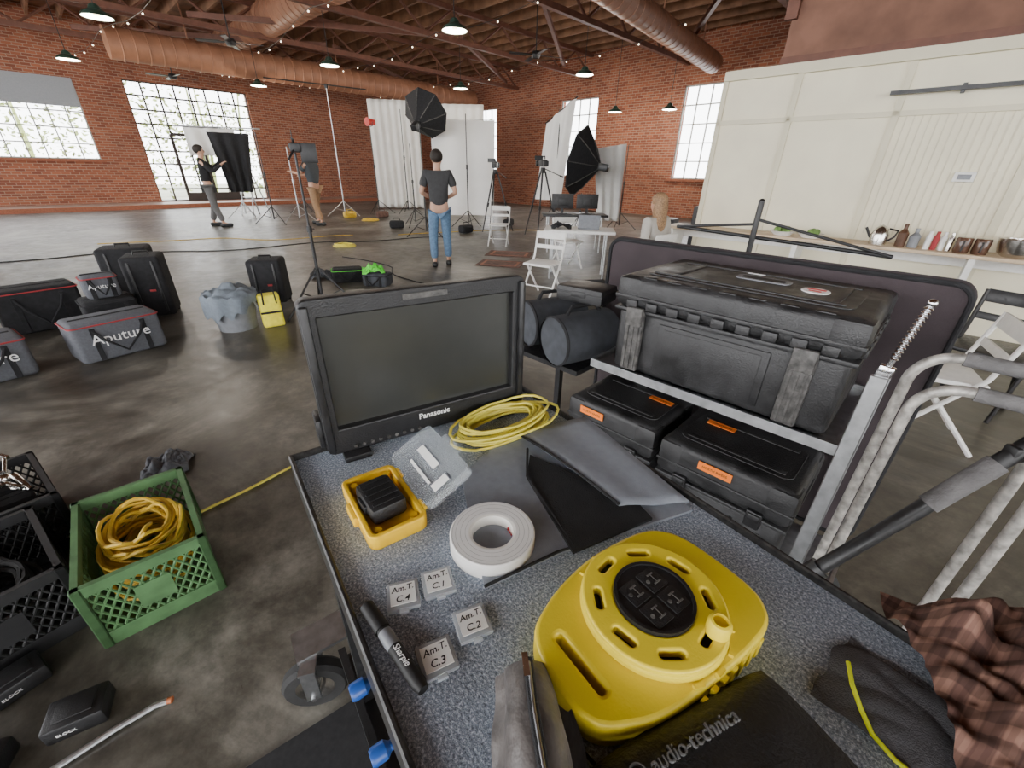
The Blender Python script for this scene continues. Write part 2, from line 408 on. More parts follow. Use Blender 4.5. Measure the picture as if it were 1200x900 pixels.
for (a,c) in [((-20,2),(-16,8)),((-16,8),(-20,14)),((-12,3),(-8,9)),((-8,9),(-12,15)),((-16,4),(-12,10)),((-8,4),(-4,10)),((-4,10),(-8,16)),((-12,10),(-16,16))]:
    b.box(((a[0]+c[0])/2,(a[1]+c[1])/2,4.98),(math.dist(a,c)-.3,.09,.12),R=Rz(math.degrees(math.atan2(c[1]-a[1],c[0]-a[0]))))
solo("trim_1","","",b,redsteel,RM,kind="structure")
def duct(p0,p1,r,label):
    b=B(); p0=Vector(p0);p1=Vector(p1); L=(p1-p0).length; n=int(L/.3); pr=[(0,0)]
    for k in range(n):
        z=k*.3; pr+=[(r,z),(r,z+.26),(r*1.04,z+.27),(r*1.04,z+.29)]
    pr+=[(r,L),(r*.85,L),(0,L-.05)]
    q=(p1-p0).to_track_quat('Z','Y').to_matrix().to_4x4()
    b.lathe(pr,T(p0)@q,24)
    for k in (0.15,.5,.85):
        c=p0.lerp(p1,k); b.box((c.x,c.y,c.z+(5.9-c.z)/2),(.03,.03,5.9-c.z))
    solo("ventilation_duct",label,"duct",b,rust,RM)
duct((-6.1,7.5,4.72),(-6.85,16.0,4.60),.27,"round ribbed rust-brown air duct running to the back wall")
duct((-17.8,2.5,4.4),(-17.8,15.5,4.4),.38,"long rust-brown round duct hung under the trusses")
duct((-10.8,6.1,5.25),(-21,6.1,5.25),.40,"thick rust-brown duct crossing the trusses")
def pendant(z=3.8):
    R=thing("pendant_lamp","dark enamel dome pendant lamp hanging from the ceiling","lamp",group="dome pendant lamps")
    b=B(); b.lathe([(.04,.16),(.07,.14),(.10,.08),(.2,.03),(.235,-.02),(.235,-.03)],seg=24); part("lamp_shade",b,shadeg,R)
    b=B(); b.lathe([(.0,.06),(.1,.05),(.19,.015),(.225,-.025)],seg=24); part("reflector",b,shadei,R)
    b=B(); b.sph((0,0,.0),.05); part("bulb",b,bulbm,R)
    b=B(); b.cyl((0,0,.15),(0,0,5.8-z),.008,seg=6); part("cord",b,blackm,R)
    return R
p0=pendant(); P=[(-1.18,9.8),(-4.75,13),(-11.2,12.85),(-7.4,9.4),(1.75,13.5),(-1.8,16),(-8.3,16.2)]
for i,(x,y) in enumerate(P+[(3.4,17.3),(5.0,16.4)]):
    z=3.8 if i<7 else 3.4
    if i==0: p0.matrix_world=T(x,y,z)
    else: dup(p0,T(x,y,z))
    l=bpy.data.lights.new("bulb","POINT"); l.energy=110; l.color=(1,.90,.76); l.shadow_soft_size=.12  # fill light added below each pendant to brighten the far room
    o=bpy.data.objects.new("pendant_fill",l); COL.objects.link(o); o.location=(x,y,z-.12)
def fan():
    R=thing("ceiling_fan","dark ceiling fan with four blades hanging on a rod","fan",group="ceiling fans")
    b=B(); b.lathe([(0,.1),(.1,.09),(.13,.02),(.1,-.06),(0,-.08)],seg=20); part("motor_housing",b,blackm,R)
    b=B(); b.cyl((0,0,.08),(0,0,1.45),.015,seg=8); part("rod",b,blackm,R)
    for k in range(4):
        b=B(); b.prism([(.1,-.03),(.3,-.07),(.75,-.08),(.77,.05),(.3,.06),(.1,.03)],0,.012); part("fan_blade",b,blackm,R,Rz(90*k+20)@Rx(10))
    return R
f0=fan(); f0.matrix_world=T(-7.4,13.5,4.3); dup(f0,T(.48,14.2,4.3)); dup(f0,T(-12,17.7,4.2)@Rz(30))
bb=B(); bb.sph((0,0,0),.020,8); bulbme=bb.mesh("bulb",bulbm)
for j,(a,c) in enumerate([((-22.5,2),(-7,3.5)),((-22.5,6.5),(-7,5)),((-22.5,9.5),(-6,8)),((-22.5,13.5),(-6,12))]):
    R=thing("string_light","drooping string of small warm bulbs under the trusses","light",RM,"festoon strings")
    pts=[]; n=13
    for k in range(n+1):
        u=k/n; seg=(u*3)%1; pts.append(Vector((a[0]+(c[0]-a[0])*u,a[1]+(c[1]-a[1])*u,4.72-.5*4*seg*(1-seg)*.5)))
    b=B(); b.tube(pts,.006,4); part("cord",b,blackm,R)
    for p_ in pts: part("bulb",bulbme,None,R,T(p_.x,p_.y,p_.z-.05))
b=B()
for k in range(15000):
    c=Vector((random.uniform(-38,-27),random.uniform(-12,26),0)); c.z=random.uniform(0,1)**.8*(5.0+1.8*noise.noise(Vector((c.y*.35,2,1))))
    if noise.noise(Vector((c.x*.6,c.y*.6,c.z*.8)))<-.0: continue
    R_=Matrix.Rotation(random.uniform(0,6.28),3,Vector((random.random()-.5,random.random()-.5,random.random()-.5)).normalized())
    s_=random.uniform(.08,.17); vs=[b.bm.verts.new(c+R_@Vector(v)*s_) for v in((-1,0,0),(0,-.5,0),(1,0,0),(0,.5,0))]; b.bm.faces.new(vs)
for k in range(14):
    y=random.uniform(-10,24); x=random.uniform(-36,-29); b.tube([(x,y,0),(x+.2,y+.2,2),(x+random.uniform(-.5,.5),y+random.uniform(-.8,.8),5.5)],[.10,.08,.03],6)
solo("tree_foliage","sunlit green foliage outside the steel windows","foliage",b,leafm,RM,kind="stuff")
b=B(); b.box((-36,4,-.06),(24,50,.1)); solo("outdoor_ground","pale grassy ground outside the windows","ground",b,grass,RM)
# ---------------------------------------------------------------- cream partition + loft
b=B()
b.box((1.7,6.6,1.33),(8.6,.12,2.66))
b.i=1
b.box((1.7,6.52,2.60),(8.6,.06,.10)); b.box((1.7,6.53,2.10),(8.6,.03,.05))
for s_ in(-2.58,-1.75,-.75,.35,1.5,2.7): b.box((s_,6.53,1.3),(.06,.03,2.5))
for k in range(34):
    b.box((-.72+k*.065,6.537,1.5),(.010,.010,1.15))
solo("wall_partition","","",b,[cream,creamd],RM,kind="structure")
b=B(); b.box((1.2,6.46,2.28),(4.1,.04,.035))
for s_ in(-.3,.6,1.6,2.6): b.box((s_,6.5,2.28),(.03,.06,.08))
solo("sliding_door_rail","thin dark metal sliding-door rail on the cream wall","rail",b,blackm,RM)
b=B(); b.box((0,0,0),(.16,.012,.09),bev=.004); b.i=1; b.box((0,-.008,0),(.10,.008,.045))
solo("thermostat","small white control box on the cream wall","thermostat",b,[white,tubg],RM@T(-.02,6.51,1.52))
b=B(); b.box((2,7.6,3.75),(8.6,.15,2.4)); b.i=1; b.box((2,7.5,2.75),(8.6,.1,.3)); b.box((-2.3,7.5,4.2),(.14,.1,1.8)); b.box((.2,7.5,4.2),(.14,.1,1.8))
solo("wall_loft","","",b,[brownw,redsteel],RM,kind="structure")
R=thing("long_counter","long narrow wood-topped counter along the cream wall","counter",RM)
b=B(); b.box((-.5,6.25,.835),(4.7,.45,.035),bev=.005); part("countertop",b,counterw,R)
for s_ in(-2.75,-1.2,.3,1.75):
    b=B(); b.box((s_,6.25,.41),(.05,.38,.82)); part("leg",b,white,R)
b=B(); b.box((-.5,6.44,.75),(4.6,.02,.12)); part("apron",b,white,R)
zc=.853
def jar(s_,r_,prof,m,name,label,cat,extra=None,ex=None,sc=1.25):
    b=B(); b.lathe(prof,seg=24); mats=[m]
    if extra: b.i=1; mats.append(ex or m); extra(b)
    return solo(name,label,cat,b,mats,RM@T(s_,r_,zc)@Matrix.Scale(sc,4))
jar(-.47,6.2,[(0,0),(.06,0),(.065,.08),(.045,.13),(.02,.15),(0,.16)],silverb,"kettle","small steel kettle on the long counter","kettle",lambda b:(b.tube([(.06,0,.03),(.10,0,.07),(.11,0,.12),(.05,0,.13)],.008),b.tube([(-.06,0,.05),(-.11,0,.13)],.01)),blackm)
for s_,h in((-.28,.18),(-.18,.15)): jar(s_,6.2,[(0,0),(.035,0),(.037,h*.6),(.014,h*.78),(.014,h),(0,h)],glassd if h>.16 else tubg,"bottle","small bottle with a narrow neck on the counter","bottle")
for k in range(4): jar(-.07+k*.055,6.18,[(0,0),(.018,0),(.02,.10),(.012,.115),(.012,.14),(0,.14)],[paper,redf,white,silverb][k],"spice_bottle","slim bottle in a row on the counter","bottle")
for s_ in(.19,.32): jar(s_,6.16,[(0,0),(.05,0),(.055,.02),(.055,.12),(.05,.13),(0,.13)],glassd,"coffee_carafe","dark coffee carafe with a lid on the counter","carafe",lambda b:b.tube([(0,-.05,.1),(0,-.10,.09),(0,-.10,.03),(0,-.05,.02)],.007),blackm,1.1)
jar(.57,6.2,[(0,0),(.09,0),(.13,.03),(.15,.10),(.155,.15),(.165,.155),(.145,.15),(.13,.06),(0,.04)],silverb,"metal_bowl","large shiny stainless steel bowl on the counter","bowl",lambda b:[b.sph((.08*math.cos(a),.08*math.sin(a),.11),.045,8) for a in(0,1.3,2.5,3.8,5)],glassd,1.05)
for s_ in(-1.40,-1.10): jar(s_,6.2,[(0,0),(.07,0),(.11,.04),(.10,.04),(0,.02)],white,"serving_dish","shallow dish of green garnish on the counter","dish",lambda b:[b.sph((random.uniform(-.06,.06),random.uniform(-.06,.06),.05),.03,6) for _ in range(8)],teal)
# ---------------------------------------------------------------- CART 1
R=thing("equipment_cart","black-edged camera cart with a grey speckled carpet top","cart",CM)
Lq=1.12; Wp=.541
b=B(); b.box((Lq/2,Wp/2,.99),(Lq-.008,Wp-.008,.02)); part("carpet_top",b,CARPET,R,label="grey-blue speckled carpet top")
b=B()
for (x0,y0,x1,y1) in((0,0,Lq,0),(0,Wp,Lq,Wp),(0,0,0,Wp),(Lq,0,Lq,Wp)):
    c=((x0+x1)/2,(y0+y1)/2,.978); d=(abs(x1-x0)+.008,abs(y1-y0)+.008,.068); b.box(c,(max(d[0],.008),max(d[1],.008),d[2]),bev=.0025,seg=1)
part("rim",b,chipped,R,label="chipped black steel rim")
for x in(.03,Lq-.03):
    for y in(.03,Wp-.03):
        b=B(); b.box((x,y,.58),(.035,.035,.78)); part("post",b,blackm,R)
b=B(); b.box((Lq/2-.05,Wp/2,.2),(Lq+.12,Wp-.0,.03)); b.box((Lq/2-.05,.0,.225),(Lq+.12,.02,.06)); b.box((Lq/2-.05,Wp,.225),(Lq+.12,.02,.06)); part("lower_shelf",b,black,R)
for (x,y) in((-.165,-.085),(-.10,Wp+.02),(Lq,-.03),(Lq,Wp-.02)):
    Mc=T(x,y,0)@Rz(70)
    b=B(); b.box((0,.045,.15),(.04,.006,.13)); b.box((0,-.045,.15),(.04,.006,.13)); b.box((0,0,.212),(.045,.10,.010)); b.box((.03,.06,.218),(.10,.16,.012),R=Rz(-70)); b.cyl((0,-.055,.095),(0,.055,.095),.008)
    part("caster",b,alu,R,Mc,label="silver caster fork")
    b=B(); Mw=T(0,0,.095)@Rx(90); b.lathe([(.055,-.022),(.085,-.024),(.095,-.012),(.095,.012),(.085,.024),(.055,.022)],Mw,28); b.i=1; b.lathe([(0,-.034),(.02,-.034),(.026,-.014),(.055,-.022),(.055,.022),(.026,.014),(.02,.034),(0,.034)],Mw,28)
    part("wheel",b,[rubber,silverb],R,Mc,label="black rubber wheel with chrome hub")
for (x,z) in((.417,.915),(.475,.87)):
    b=B(); b.lathe([(0,.014),(.009,.014),(.011,.010),(.011,-.004),(.006,-.01),(.006,-.02)],T(x,-.012,z)@Rx(90),16); part("knob",b,blue,R,label="blue plastic knob")
b=B(); b.box((.55,.1,.004),(1.3,1.0,.008)); solo("floor_surface","thin dark sheet on the concrete under the cart","mat",b,sheetd,CM)  # thin dark sheet over the concrete below the cart
# monitor
MM=CM@T(.046,.059,1.0)@Rz(85.4)
R=thing("broadcast_monitor","black seventeen-inch field monitor standing on the cart","monitor",MM)
mw,mh=.425,.30
b=B(); b.add(plate(rrect(mw/2,mh/2+.012,mw-.006,mh-.006,.012),[rrect(mw/2,mh/2+.022,mw-.046,mh-.079,.004)],-.0,.028,.003),Rx(90)@T(0,0,-.028))
b.box((mw/2,.045,.012+mh/2),(mw-.02,.05,mh-.02),bev=.008); b.box((mw/2,.075,.14),(mw-.14,.02,.18),bev=.006)
part("housing",b,black,R)
b=B(); b.box((mw/2,.018,mh/2+.022),(mw-.05,.006,mh-.083)); part("screen",b,screen,R,label="dark switched-off glossy screen")
for x in(.008,mw-.008):
    b=B(); b.box((x,-.004,mh/2+.012),(.014,.012,mh-.02),bev=.004); part("side_rail",b,blackm,R)
for k in range(9):
    b=B(); b.cyl((.05+k*.016,-.003,.022),(.05+k*.016,.003,.022),.0035,seg=10); part("button",b,casef,R)
for k in range(6):
    b=B(); b.box((.29+k*.018,-.001,.022),(.010,.006,.005)); part("button",b,casef,R)
for x in(.05,mw-.05):
    b=B(); b.box((x,.04,.006),(.05,.12,.012),bev=.003); part("foot",b,black,R)
b=B(); b.box((-.004,.03,.06),(.012,.05,.06),bev=.004); part("side_bracket",b,black,R)
b=B(); b.box((mw/2,-.0008,mh-.002),(.085,.003,.010)); part("tally_window",b,casef,R)
text("Panasonic",.017,T(mw/2,-.0015,.043)@Rx(90),R,whiteink,align='CENTER',off=.0002)
# yellow waterproof box with clear lid
R=thing("waterproof_box","open amber-yellow plastic box with clear hinged lid on the cart","box",CM@T(.145,.053,1.0))
bw_,bh_=.155,.092
me=plate(rrect(bw_/2,bh_/2,bw_-.005,bh_-.005,.012),[rrect(bw_/2,bh_/2,bw_-.013,bh_-.013,.008)],0,.026,.0025)
b=B(); b.add(me); b.box((bw_/2,bh_/2,.004),(bw_-.02,bh_-.02,.006)); b.box((bw_/2,-.002,.014),(.04,.01,.018),bev=.002)
for x in(.03,.125): b.cyl((x-.01,bh_+.002,.022),(x+.01,bh_+.002,.022),.004,seg=10)
part("tray",b,ycase,R)
for x in(.018,.137):
    for y in(.018,.074):
        b=B(); b.cyl((x,y,.005),(x,y,.022),.006,seg=10); part("corner_post",b,ycase,R)
LM=T(0,bh_+.003,.026)@Rx(28)
b=B(); b.add(plate(rrect(bw_/2,bh_/2,bw_-.004,bh_-.004,.012),[rrect(bw_/2,bh_/2,bw_-.008,bh_-.008,.008)],0,.016,.0012)); b.box((bw_/2,bh_/2,.001),(bw_-.01,bh_-.01,.0015)); b.box((bw_/2,bh_+.004,.01),(.04,.01,.02),bev=.002)
part("lid",b,clear,R,LM,label="clear plastic lid")
for c_,d_ in(((.055,.052,.004),(.065,.014,.0015)),((.122,.040,.004),(.016,.030,.0015)),((.070,.026,.004),(.075,.005,.0015))):
    b=B(); b.box(c_,d_); part("paper_strip",b,paper,R,LM,label="white paper strip")
b=B(); b.box((0,0,.017),(.080,.058,.032),bev=.009); b.box((0,-.030,.018),(.03,.006,.016),bev=.002)
for k in range(5): b.box((-.028+k*.014,0,.0335),(.005,.045,.002))
solo("small_black_case","small ridged black case sitting inside the yellow box","case",b,black,CM@T(.145+.078,.053+.044,1.008)@Rz(3))
# tape roll
R=thing("tape_roll","roll of white paper tape lying flat on the cart","tape",CM@T(.382,.208,1.0))
b=B(); b.lathe([(.031,0),(.063,0),(.063,.023),(.061,.025),(.035,.025)],seg=64); b.i=1; b.lathe([(.035,.025),(.031,.024),(.031,0)],seg=64)
b.i=2
for rr in(.040,.047,.054,.059): b.lathe([(rr,.0252),(rr+.0003,.0252)],seg=64)
part("tape",b,[tapew,tapein,casef],R)
text("Pro",.012,T(-.004,.0300,.005)@Rz(-8)@Rx(90),R,redink); text("Pro",.012,T(.014,.0265,.005)@Rz(-32)@Rx(90),R,blueink)
# memory card cases
for i,(q,p_,t2,a) in enumerate([(.392,.063,"C.4",-16),(.400,.109,"C.1",-22),(.475,.118,"C.2",-18),(.488,.064,"C.3",-16)]):
    R=thing("memory_card_case","small clear memory card case with a handwritten label","card case",CM@T(q,p_,1.0)@Rz(72+i*3),"memory card cases")
    b=B(); b.box((0,0,.004),(.042,.042,.008),bev=.003); b.box((0,-.022,.004),(.012,.006,.005),bev=.001); part("shell",b,clear2,R)
    b=B(); b.box((0,0,.0085),(.032,.030,.0008)); part("paper_label",b,paper,R)
    text("Am.T.",.0115,T(-.014,.003,.0091)@Rz(4),R,ink,ext=.0001,shear=.2,off=.0001); text(t2,.0125,T(-.010,-.011,.0091)@Rz(-3),R,ink,ext=.0001,shear=.2,off=.0001)
# marker
R=thing("marker_pen","black permanent marker lying on the carpet","marker",CM@T(.380,.018,1.0095)@Rz(8)@Ry(90))
b=B(); b.lathe([(0,0),(.005,0),(.009,.005),(.0093,.045),(.009,.046)],seg=20); part("cap",b,ink,R)
b=B(); b.lathe([(.0078,.046),(.0085,.09),(.0085,.125),(.006,.134),(0,.134)],seg=20); part("barrel",b,ink,R)
b=B(); b.lathe([(.0082,.050),(.0087,.074)],seg=20); part("label_band",b,tubg,R,label="pale printed band")
text("Sharpie",.010,T(-.0092,-.003,.076)@Ry(-90),R,whiteink,shear=.2)
# folded grey sleeve
R=thing("folded_flag_case","flat grey and black fabric sleeve spread on the cart","fabric sleeve",CM@T(0,0,1.0))
b=B(); b.prism([(.224,.242),(.163,.390),(.225,.568),(.515,.515),(.462,.300),(.455,.272),(.443,.156)],.001,.006); part("base_panel",b,sleevem,R)
b=B(); b.prism([(.30,.335,0),(.25,.38,0),(.45,.45,0),(.492,.44,0),(.470,.29,0)],.006,.011); part("inner_pocket",b,blackf,R,label="black inner pocket")
b=B()
def flap(u,v):
    A=Vector((.165,.398,.012)); Bq=Vector((.213,.566,.013)); C=Vector((.505,.520,.013)); D=Vector((.448,.410,.020))
    p_=A.lerp(Bq,v).lerp(D.lerp(C,v),u); p_.z+=.008*math.sin(u*math.pi)*(1-v)+.002*math.sin(v*9); return p_
b.grid(flap,14,8)
fo=part("flap",b,sleevem,R,label="raised grey flap"); md=fo.modifiers.new("s","SOLIDIFY"); md.thickness=.003
b=B(); b.tube([(.443,.156,.008),(.455,.272,.008),(.462,.30,.009),(.30,.335,.013),(.235,.385,.014)],.0025,6); part("edge_binding",b,blackf,R)
b=B(); b.tube([flap(k/10,0)+Vector((0,0,.001)) for k in range(11)],.0025,6); part("edge_binding",b,blackf,R)
def coil(name,label,cx,cy,z,rx,ry,n,r,m,M,amp=.3,h=.03):
    pts=[]; N=n*22
    for k in range(N):
        a=k*2*math.pi/22; q=k/N
        jr=1+amp*noise.noise(Vector((q*n*.9,3.1,a*.15)))-.25*q*.5
        pts.append((cx+rx*jr*math.cos(a)+.25*rx*noise.noise(Vector((q*n*.6,9,0))),cy+ry*jr*math.sin(a)+.25*ry*noise.noise(Vector((q*n*.6,19,0))),z+h*q+.35*h*abs(noise.noise(Vector((k*.21,5,n))))))
    b=B(); b.tube(pts,r,6); return solo(name,label,"cable",b,m,M)
coil("coiled_cable","coiled thin yellow cable beside the monitor on the cart",.140,.395,1.005,.05,.105,17,.0030,yelc,CM,.45,.035)
# cord reel
R=thing("extension_cord_reel","yellow round extension cord reel with black outlet center","cord reel",CM@T(.6009,.2900,1.0))
hole=rrect(-.004,-.1115,.082,.020,.009)
outer=chaikin([(-.054,-.136),(.042,-.144),(.076,-.080),(.088,.03),(.088,.100),(.058,.128),(-.045,.128),(-.082,.098),(-.092,0),(-.080,-.075)],3)
b=B(); b.add(plate(outer,[hole],.0,.040,.005))
for a in range(-20,201,20):
    b.box((.088*math.cos(rad(a)),.088*math.sin(rad(a)),.041),(.005,.012,.006),R=Rz(a))
for k in range(7): b.box((.092,-.03+k*.018,.018),(.006,.008,.030),bev=.001)
part("base_body",b,yel,R)
slots=[rotp(rrect(.0640,0,.015,.034,.0073,5),a) for a in range(10,370,45)]
b=B(); b.add(plate(circ(0,0,.0795,64),slots+[circ(0,0,.0485,40)],.041,.060,.003)); b.lathe([(.0820,.042),(.0838,.045),(.0838,.051),(.0820,.054)],seg=64); part("reel_disc",b,yel,R)
b=B(); b.cyl((0,0,.041),(0,0,.047),.079,seg=48); part("spool_interior",b,black,R)
b=B(); b.cyl((0,0,.045),(0,0,.0625),.0462,seg=48); b.lathe([(.0425,.0625),(.0425,.065),(.0462,.065),(.0462,.0625)],seg=48)
OX=[(-.0155,.0155),(.0155,.0155),(-.0155,-.0155),(.0155,-.0155)]
for (x,y) in OX: b.box((x,y,.0626),(.028,.026,.0022),bev=.0009)
part("outlet_face",b,black,R)
for (x,y) in OX:
    b=B(); b.box((x-.006,y+.003,.0640),(.002,.009,.0006)); b.box((x+.006,y+.003,.0640),(.002,.010,.0006)); b.box((x,y+.003,.0639),(.012,.001,.0004)); b.cyl((x,y-.007,.0637),(x,y-.007,.0643),.0025,seg=10); part("outlet_slot",b,casef,R)
b=B(); b.lathe([(.0125,.058),(.0125,.073),(.0105,.077),(.008,.078),(.008,.073),(0,.073)],T(.065,.024,0),24); part("winding_knob",b,yel,R)
# leather pouch
def pillow(L,W,H,wr=.004,seed=0,flat=.35):
    b=B()
    for sgn in(1,-1):
        def fn(u,v,sgn=sgn):
            x=(u-.5)*2;y=(v-.5)*2
            e=(1-abs(x)**3.5)*(1-abs(y)**3.5); e=max(e,0)**.45
            rx=1-.06*abs(y)**4; ry=1-.06*abs(x)**4
            z=H*.5+sgn*H*.5*e
            if sgn>0: z+=wr*noise.noise(Vector((x*3+seed,y*3,seed)))*e*2
            return Vector((x*L/2*rx,y*W/2*ry,max(z,0.001) if sgn>0 else z*(1-flat)))
        b.grid(fn,26,20)
    bmesh.ops.remove_doubles(b.bm,verts=b.bm.verts,dist=.0008)
    return b
R=thing("leather_pouch","black leather drawstring pouch with embossed lettering on the cart","pouch",T(.205,.146,1.0)@Rz(24))
part("pouch_body",pillow(.24,.17,.046,.0015,3),leather,R,sharp=80)
text("audio-technica",.0172,T(-.062,.050,.0462),R,emb,ext=.0016)
b=B(); b.lathe([(.007,0),(.0085,0),(.0085,.004),(.007,.004)],T(-.076,.055,.0445),20); b.prism([(-.0045,-.004),(.0045,-.004),(0,.005)],0,.004,T(-.076,.055,.0445)); part("emblem",b,emb,R)
b=B(); b.tube([(-.10,.07,.02),(-.118,.085,.010),(-.115,.105,.006),(-.10,.105,.006),(-.095,.085,.012)],.002,6); part("drawstring",b,blackf,R)
# smoky zip pouch
R=thing("zip_pouch","smoky plastic zip pouch standing beside the cord reel","pouch",T(.032,.150,1.0)@Rz(6))
b=B()
def zp(u,v):
    y=(u-.5)*.22; a=v*math.pi*2; wv=.046*(1-.25*abs(u-.5)*2)*(1+.15*noise.noise(Vector((u*5,v*4,1))))
    hh=.074*(1-(abs(u-.45)*1.7)**3*.5)
    return Vector((wv*math.cos(a)*(1 if math.sin(a)<0 else .68),y,max(0,hh*.5+hh*.5*math.sin(a)+.003*noise.noise(Vector((u*9,v*9,4))))))
b.grid(zp,20,24); part("pouch_body",b,mesh_pl,R,sharp=80)
b=B(); b.tube([(.0,-.10,.060),(.002,-.05,.074),(.0,0,.077),(-.002,.05,.074),(0,.10,.060)],.005,8); part("zip_tape",b,blackf,R)
b=B(); b.tube([(.0,-.10,.0645),(.002,-.05,.0785),(.0,0,.0815),(-.002,.05,.0785),(0,.095,.066)],.0016,6); part("zip_teeth",b,alu,R)
b=B(); b.box((-.004,.09,.072),(.006,.022,.002)); part("zip_pull",b,chrome,R)
def heap(name,label,cat,L,W,H,m,M,seed,f1=1.7,f2=4.2):
    b=B()
    def fn(u,v):
        x=(u-.5)*2;y=(v-.5)*2; d=max(0,1-(abs(x)**2.6+abs(y)**2.6)*.75)**.5
        wv=abs(noise.noise(Vector((x*f1+seed,y*f1,seed))))*.9+.45*abs(noise.noise(Vector((x*f2,y*f2+seed,1))))
        return Vector((x*L/2*(1+.12*noise.noise(Vector((y*2,seed,0)))),y*W/2*(1+.12*noise.noise(Vector((x*2,seed,5)))),H*d*(.45+wv)))
    b.grid(fn,56,56)
    return solo(name,label,cat,b,m,M,sharp=80)
heap("flannel_shirt","crumpled brown plaid flannel shirt heaped on the cart end","shirt",.26,.29,.085,PLAID,T(.562,.195,1.005)@Rz(-25),2.3,2.2,5)
heap("felt_cap","flat dark grey felt cap beside the plaid shirt","cap",.105,.135,.010,feltm,T(.410,.232,1.002)@Rz(35),8.3,.8,1.5)
b=B(); b.tube([(.384,.280,1.014),(.372,.257,1.014),(.366,.235,1.012),(.364,.215,1.008),(.372,.195,1.006),(.385,.178,1.006),(.40,.165,1.006)],.0024,8); solo("neon_cord","bright neon-yellow cord lying on the carpet","cord",b,neon)
# ---------------------------------------------------------------- CART 2
R=thing("utility_cart","aluminium folding hand cart loaded with black cases","cart",C2)
b=B(); b.box((-.40,1.20,.885),(.74,.012,.03)); b.box((-.40,1.66,.885),(.74,.012,.03)); b.box((-.77,1.43,.885),(.012,.47,.03)); b.box((-.03,1.43,.885),(.012,.47,.03)); b.box((-.4,1.43,.882),(.73,.46,.008)); part("top_shelf",b,alu,R,label="bare aluminium shelf frame")
b=B(); b.box((-.35,1.42,.265),(.90,.50,.03)); b.box((-.35,1.165,.265),(.90,.012,.06)); b.box((.10,1.42,.265),(.012,.5,.06)); part("deck",b,alu,R)
for (x,y) in((-.77,1.65),(-.02,1.65)):
    b=B(); b.box((x,y,.57),(.025,.025,.62)); part("post",b,alu,R)
b=B(); b.box((-.008,1.178,.685),(.034,.010,.84),bev=.002,seg=1); b.box((.008,1.19,.685),(.006,.022,.84)); part("upright",b,alu,R,label="wide aluminium upright bar")
def arc(e0,n,ztop,e1,zb,rr=.07):
    pts=[(e0,n,zb),(e0,n,ztop-rr)]
    for k in range(1,8):
        a=rad(180-90*k/8); pts.append((e0+rr+rr*math.cos(a),n,ztop-rr+rr*math.sin(a)))
    pts+=[(e0+rr,n,ztop),(e1-rr,n,ztop)]
    for k in range(1,8):
        a=rad(90-90*k/8); pts.append((e1-rr+rr*math.cos(a),n,ztop-rr+rr*math.sin(a)))
    pts+=[(e1,n,ztop-rr),(e1,n,zb)]
    return pts
b=B(); b.tube(arc(.035,1.17,1.185,.50,.26),.0105,12); part("handle_tube",b,tubem,R,label="chipped white steel handle loop")
b=B(); b.tube(arc(.055,1.10,1.145,.44,.26),.0105,12); part("handle_tube",b,tubem,R,label="chipped white steel handle loop")
b=B(); b.cyl((.10,1.17,1.185),(.42,1.17,1.185),.0145); part("foam_grip",b,foam,R)
b=B(); b.cyl((.13,1.10,1.145),(.38,1.10,1.145),.0145); part("foam_grip",b,foam,R)
for (x,y) in((.25,1.17),(.27,1.10)):
    b=B(); b.cyl((x,y,.29),(x,y,1.17 if y>1.15 else 1.135),.0105); part("brace_tube",b,tubem,R)
b=B(); b.box((.27,1.15,.28),(.5,.22,.02)); part("nose_plate",b,alu,R)
for (x,y) in((-.72,1.22),(-.72,1.62),(.05,1.22),(.05,1.62)):
    b=B(); b.lathe([(0,-.02),(.04,-.02),(.09,-.02),(.10,0),(.09,.02),(.04,.02),(0,.02)],T(x,y,.10)@Rx(90),24); b.i=1; b.box((x,y,.215),(.06,.06,.04)); b.box((x,y+.035,.16),(.03,.006,.13)); part("wheel",b,[rubber,alu],R,label="black rubber caster wheel")
b=B(); b.cyl((0,0,0),(0.0,0,.17),.006)
for k in range(14): b.lathe([(.0055,.04+k*.009),(.0085,.043+k*.009),(.0055,.046+k*.009)],seg=12)
b.sph((0,0,.172),.009,10); b.box((0,0,.01),(.03,.025,.03),bev=.004)
solo("spring_pin","threaded steel spring pin standing on the cart upright","pin",b,chrome,C2@T(-.005,1.19,1.105)@Ry(8))
